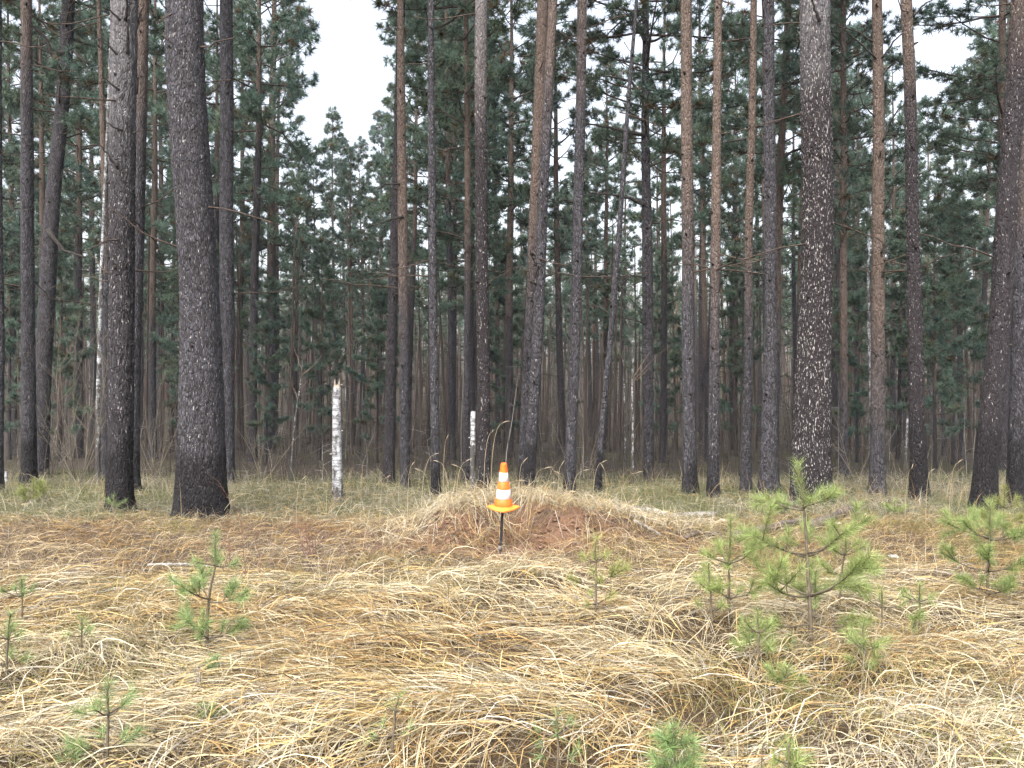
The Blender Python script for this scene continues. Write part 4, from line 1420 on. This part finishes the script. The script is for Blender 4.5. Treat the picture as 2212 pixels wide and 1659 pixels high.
# ------------------------------------------------------------------ young pines
def sapling(label, px, py, top_py, whorls, seed, lean=0., dens=1.0, green=0, d=None, spread=1.0, bare=.42):
    """whorls: list of (height fraction, branch count, branch length as a fraction of the height)"""
    rs = np.random.default_rng(seed)
    d = d or hit(px, py)
    x0 = (px - CX) / FP * d
    z0 = g1(x0, d) - .02
    H = EYE + (CY - top_py) / FP * d - z0
    t = thing('pine_sapling', label, 'sapling', (x0, d, z0))
    K = 14
    s = np.linspace(0, 1, K)
    wob = np.cumsum(rs.normal(0, .008, K)) * H
    st = np.stack([lean * H * s ** 1.3 + wob * s, np.cumsum(rs.normal(0, .006, K)) * H * s, H * s], -1)
    V, F = tube(st, np.interp(s, [0, 1], [.004 + .010 * H, .004]), 7, True)
    link('stem', mesh_from('sapling_stem', V, fix_quads(F), None, True), M_STEM, t)
    at = lambda f: np.array([np.interp(f, s, st[:, k]) for k in range(3)])
    NP, ND, NF = [], [], []
    def shoot(pts, f0, per):
        pts = np.asarray(pts)
        seg = np.linalg.norm(np.diff(pts, axis=0), axis=1)
        cum = np.concatenate([[0], np.cumsum(seg)])
        L = cum[-1]
        m = max(8, int(L * (1 - f0) * per))
        u = L * (f0 + (1 - f0) * rs.random(m))
        p = np.stack([np.interp(u, cum, pts[:, k]) for k in range(3)], -1)
        T = norm(np.gradient(pts, axis=0))
        tt = np.stack([np.interp(u, cum, T[:, k]) for k in range(3)], -1)
        NP.append(p); ND.append(norm(tt)); NF.append(u / L)
    per = 1100 * dens
    top0 = whorls[0][0] if whorls else .6
    shoot([at(f) for f in np.linspace(max(top0 - .02, .5), 1.0, 6)], 0., per * .9)
    for f, n, bl in whorls:
        a0 = rs.uniform(0, 6.28)
        for q in range(n):
            a = a0 + 6.283 * q / n + rs.normal(0, .25)
            L = bl * H * rs.uniform(.75, 1.2)
            e = rs.uniform(-.08, .38)
            pts = [at(f + rs.normal(0, .01))]
            dr = np.array([math.cos(a) * math.cos(e) * spread, math.sin(a) * math.cos(e) * spread, math.sin(e)])
            for k in range(6):
                dr = dr + np.array([0, 0, .085]) + rs.normal(0, .06, 3)
                dr = dr / np.linalg.norm(dr)
                pts.append(pts[-1] + dr * L / 6)
            pts = np.array(pts)
            V, F = tube(pts, np.linspace(.003 + .004 * H, .002, 7), 5, True)
            link('branch', mesh_from('sapling_branch', V, fix_quads(F), None, True), M_STEM, t)
            shoot(pts, min(.85, bare * rs.uniform(.9, 1.5)), per)
            if L > .22:
                for _ in range(int(rs.integers(2, 5))):
                    k = rs.integers(2, 6)
                    dq = dr + norm(rs.normal(0, 1, 3)) * .9
                    dq = dq / np.linalg.norm(dq)
                    l2 = L * rs.uniform(.3, .5)
                    p2 = np.array([pts[k] + dq * l2 * w + np.array([0, 0, .06 * l2 * w * w]) for w in np.linspace(0, 1, 4)])
                    V, F = tube(p2, np.linspace(.0028, .0016, 4), 4, True)
                    link('branch', mesh_from('sapling_branch', V, fix_quads(F), None, True), M_STEM, t)
                    shoot(p2, .25, per)
    p, dr, fr = np.vstack(NP), np.vstack(ND), np.concatenate(NF)
    N = len(p)
    perp = norm(np.cross(dr, rs.normal(0, 1, (N, 3))))
    spreadv = rs.uniform(.45, 1.25, N)[:, None]
    nd = norm(dr * np.cos(spreadv) + perp * np.sin(spreadv) + np.array([0, 0, .08]))
    L = rs.uniform(.055, .098, N) * (.75 + .3 * min(H, 1.2))
    sd = norm(np.cross(nd, rs.normal(0, 1, (N, 3))))
    w = .0025
    V = np.stack([p - sd * w / 2, p + sd * w / 2, p + nd * L[:, None]], 1).reshape(-1, 3)
    Fa = np.arange(N * 3).reshape(-1, 3)
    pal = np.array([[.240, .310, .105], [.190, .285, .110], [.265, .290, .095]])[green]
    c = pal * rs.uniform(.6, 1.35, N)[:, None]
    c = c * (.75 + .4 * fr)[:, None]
    yl = (rs.random(N) < .08)[:, None]
    c = np.where(yl, np.array([.30, .26, .10]), c)
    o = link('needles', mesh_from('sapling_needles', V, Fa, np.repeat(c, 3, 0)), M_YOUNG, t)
    o['kind'] = 'stuff'
    return t

sapling('tallest young pine with several whorls, in front of the white-flecked giant', 1752, 1400, 1000,
        [(.76, 5, .19), (.50, 5, .36), (.30, 5, .38), (.12, 3, .36)], 301, .01, 1.1, 0, spread=1.1, bare=.45)
sapling('upright young pine with three tiers in front of the thickest pine', 447, 1407, 1152, [(.74, 4, .17), (.44, 3, .34), (.14, 3, .40)], 302, .06, 1.1, 1)
sapling('small sapling with two tufts at the far left', 48, 1345, 1250, [(.62, 4, .42)], 303, .02, 1.2, 1)
sapling('sapling cut by the left edge below the small two-tuft one', 14, 1480, 1325, [(.66, 4, .26), (.30, 3, .30)], 304, .05, 1.1, 1)
sapling('tiny faint seedling pine at left in the straw', 176, 1415, 1335, [(.55, 3, .35)], 305, 0, .8, 1)
sapling('broad low young pine in the bottom left corner', 232, 1668, 1478, [(.66, 5, .36), (.28, 5, .42)], 306, .02, 1.0, 1)
sapling('single-stemmed young pine right below the cone', 1287, 1345, 1165, [(.74, 5, .17), (.48, 4, .34), (.25, 3, .22)], 307, .02, 1.2, 2)
sapling('candelabra-shaped young pine left of the tallest sapling', 1574, 1348, 1118, [(.58, 6, .30), (.26, 4, .36)], 308, 0, 1.1, 0)
sapling('slim young pine touching the candelabra-shaped one on its left', 1539, 1362, 1218, [(.62, 4, .26), (.3, 3, .3)], 309, 0, .9, 0)
sapling('bushy young pine at the right edge in front of the black-sided pine', 2134, 1312, 1085, [(.66, 6, .36), (.36, 5, .42), (.16, 4, .3)], 310, -.02, 1.2, 0)
sapling('young pine peeking up behind the bushy right-edge sapling', 2166, 1190, 1050, [(.68, 5, .28), (.40, 4, .34)], 311, 0, 1.2, 2)
sapling('thin seedling pine in the lower middle left, almost bare', 846, 1645, 1500, [(.78, 4, .16), (.42, 4, .34)], 312, .06, .6, 1, bare=.6)
sapling('dense bushy pine tip cut by the bottom edge right of centre', 1458, 1760, 1572, [(.80, 6, .20), (.55, 6, .32), (.35, 5, .36)], 313, 0, 1.7, 1, bare=.1)
sapling('small pine tip at the bottom edge below the tallest sapling', 1706, 1730, 1605, [(.66, 5, .34), (.4, 4, .3)], 314, 0, 1.1, 0, bare=.2)
sapling('low bright green pine seedling under the tallest sapling', 1700, 1500, 1440, [(.40, 6, .75)], 315, 0, 1.4, 0, bare=.1)
sapling('faint thin seedling pine at the bottom centre', 1205, 1690, 1535, [(.68, 4, .26), (.36, 4, .32)], 316, .03, .6, 1, bare=.5)
sapling('thin little pine right of the tallest sapling', 1985, 1395, 1262, [(.72, 4, .26), (.5, 2, .55)], 317, 0, .9, 0)
sapling('leafy side pine just right of the tallest sapling', 1812, 1330, 1135, [(.70, 5, .28), (.45, 5, .36)], 318, .06, 1.2, 0, bare=.25)
sapling('short pine in front of the tallest sapling, left', 1637, 1455, 1320, [(.68, 5, .34), (.35, 5, .36)], 319, 0, 1.1, 0, bare=.3)
sapling('short spreading pine in front of the tallest sapling, right', 1868, 1462, 1345, [(.55, 5, .45), (.25, 4, .4)], 320, -.05, 1.1, 0, bare=.3)
sapling('low seedling pine below the upright three-tier one', 470, 1462, 1418, [(.45, 5, .7)], 321, 0, .9, 1, bare=.2)
sapling('yellowish young pine by the sooty-footed pine at far left', 72, 1082, 1035, [(.50, 6, .7), (.2, 5, .8)], 322, 0, 1.2, 2, bare=.2)
sapling('small pine tuft left of the dark scorched pine in the grass', 1930, 1122, 1080, [(.45, 6, .7)], 323, 0, 1.1, 0, bare=.2)
sapling('low pine tuft at the foot of the white-flecked giant', 1694, 1122, 1070, [(.45, 6, .6)], 324, 0, 1.1, 1, bare=.2)
sapling('wispy green pine tuft at the foot of the deeply charred pine', 246, 1108, 1070, [(.45, 5, .6)], 325, 0, .7, 1, bare=.2)
sapling('thin sapling right of the short spreading one', 1905, 1372, 1270, [(.62, 3, .4)], 326, 0, .7, 0)
sapling('faint seedling pine low in the straw at the far left', 158, 1660, 1610, [(.5, 5, .6)], 327, 0, .7, 1, bare=.2)
sapling('faint pine tuft in the straw at lower centre left', 452, 1560, 1525, [(.4, 5, .8)], 328, 0, .7, 1, bare=.2)

# ------------------------------------------------------------------ the traffic cone on its stake
CD = 9.0
cp = P(1087.5, 1091, CD)
cz = float(cp[2])
cx_ = float(cp[0])
k_ = CD / FP
def lathe(prof, n=40):
    V = np.array([[r * math.cos(a), r * math.sin(a), z] for r, z in prof for a in np.linspace(0, 2 * np.pi, n, endpoint=False)])
    m = len(prof)
    i = np.arange(m - 1)[:, None] * n
    j = np.arange(n)[None]
    F = np.stack([i + j, i + (j + 1) % n, i + n + (j + 1) % n, i + n + j], -1).reshape(-1, 4)
    return V, F
cone = thing('traffic_cone', 'orange and white striped traffic cone stuck on a black stake', 'cone', (cx_, CD, cz))
cone.rotation_euler = (R(7.0), R(.6), R(0))
zz = lambda q: (835 - q) * .1667 * k_ * .99      # heights measured on the cone
body = [(.0940, zz(835)), (.0920, zz(820)), (.0815, zz(745)), (.0775, zz(742)), (.0770, zz(740)), (.0645, zz(617)), (.0680, zz(614)), (.0665, zz(610)), (.0545, zz(520)),
        (.0505, zz(515)), (.0405, zz(397)), (.0430, zz(394)), (.0420, zz(390)), (.0320, zz(295)), (.0290, zz(279)), (.0245, zz(275)), (.0200, zz(281)), (.0195, zz(330))]
V, F = lathe(body)
link('body', mesh_from('cone_body', V, F, None, True), M_ORANGE, cone)
for q0, q1, r0, r1 in ((740, 617, .0790, .0663), (514, 396, .0522, .0422)):
    V, F = lathe([(r0 - .002, zz(q0)), (r0, zz(q0) + .001), (r1, zz(q1) - .001), (r1 - .002, zz(q1))])
    link('reflective_band', mesh_from('cone_band', V, F, None, True), M_WHITE, cone)
# base: a square rubber plate set corner-on, rising to the cone, with a rolled rim
nb = 64
a = np.linspace(0, 2 * np.pi, nb, endpoint=False)
def sq(aa, r, p):
    aa = aa - np.pi / 4 + np.pi / 4
    c, s_ = np.abs(np.cos(aa)), np.abs(np.sin(aa))
    return r / (c ** p + s_ ** p) ** (1 / p)
prof = [(.080, zz(836), 2.0), (.096, zz(836) - .001, 2.0), (.104, zz(836) - .010, 1.6), (.158, -.018, 1.22), (.168, -.024, 1.18), (.170, -.034, 1.18), (.164, -.038, 1.18), (.05, -.02, 2.0)]
V = np.array([[sq(aa, r, p) * math.cos(aa), sq(aa, r, p) * math.sin(aa), z + .012 * (abs(math.cos(aa)) ** 8 + abs(math.sin(aa)) ** 8 * .2) * (r > .1)] for r, z, p in prof for aa in a])
m = len(prof)
i = np.arange(m - 1)[:, None] * nb
j = np.arange(nb)[None]
F = np.stack([i + j, i + (j + 1) % nb, i + nb + (j + 1) % nb, i + nb + j], -1).reshape(-1, 4)
link('base', mesh_from('cone_base', V, F[:, ::-1].copy(), None, True), M_BASE, cone)

foot = P(1080, 1196, CD)
gz = g1(float(foot[0]), CD)
stake = thing('stake', 'slim black metal stake in the soil under the traffic cone', 'stake', (float(foot[0]), CD, gz))
topx = cx_ - float(foot[0])
top = np.array([topx - .004, 0, cz + .10 - gz])
s = np.linspace(0, 1, 10)[:, None]
pts = np.array([-.003, 0, -.15]) * (1 - s) + top * s
V, F = tube(pts, np.full(10, .0135), 12, True)
link('shaft', mesh_from('stake_shaft', V, fix_quads(F), None, True), M_BLACK, stake)
V, F = tube([[.0, 0, .02], [.001, 0, .075]], [.018, .018], 12, True)
link('collar', mesh_from('stake_collar', V, fix_quads(F), None, True), simple_mat('worn_metal', (.05, .05, .055), (.18, .18, .19), 40, .45), stake)

# ------------------------------------------------------------------ added haze, lifts the dark of the wood as lens glare would
def build_haze():
    x0, x1, y0, y1, z0, z1 = -700, 700, -200, 760, -4, 46
    V = [(x, y, z) for z in (z0, z1) for y in (y0, y1) for x in (x0, x1)]
    F = [[0, 2, 3, 1], [4, 5, 7, 6], [0, 1, 5, 4], [2, 6, 7, 3], [0, 4, 6, 2], [1, 3, 7, 5]]
    m = bpy.data.materials.new('glare_haze')
    m.use_nodes = True
    nt = m.node_tree
    nt.nodes.remove(nt.nodes['Principled BSDF'])
    v = nt.nodes.new('ShaderNodeVolumePrincipled')
    v.inputs['Color'].default_value = (.86, .9, .95, 1)
    v.inputs['Density'].default_value = .0006
    nt.links.new(v.outputs[0], nt.nodes['Material Output'].inputs['Volume'])
    o = link('haze', mesh_from('haze', V, F), m)
    o['kind'] = 'stuff'
    o['label'] = 'thin added haze lifting the dark between the trees like lens glare'
build_haze()

tri = sum(len(me.loops) - 2 * len(me.polygons) for me in bpy.data.meshes)
print('approx unique tris', tri)
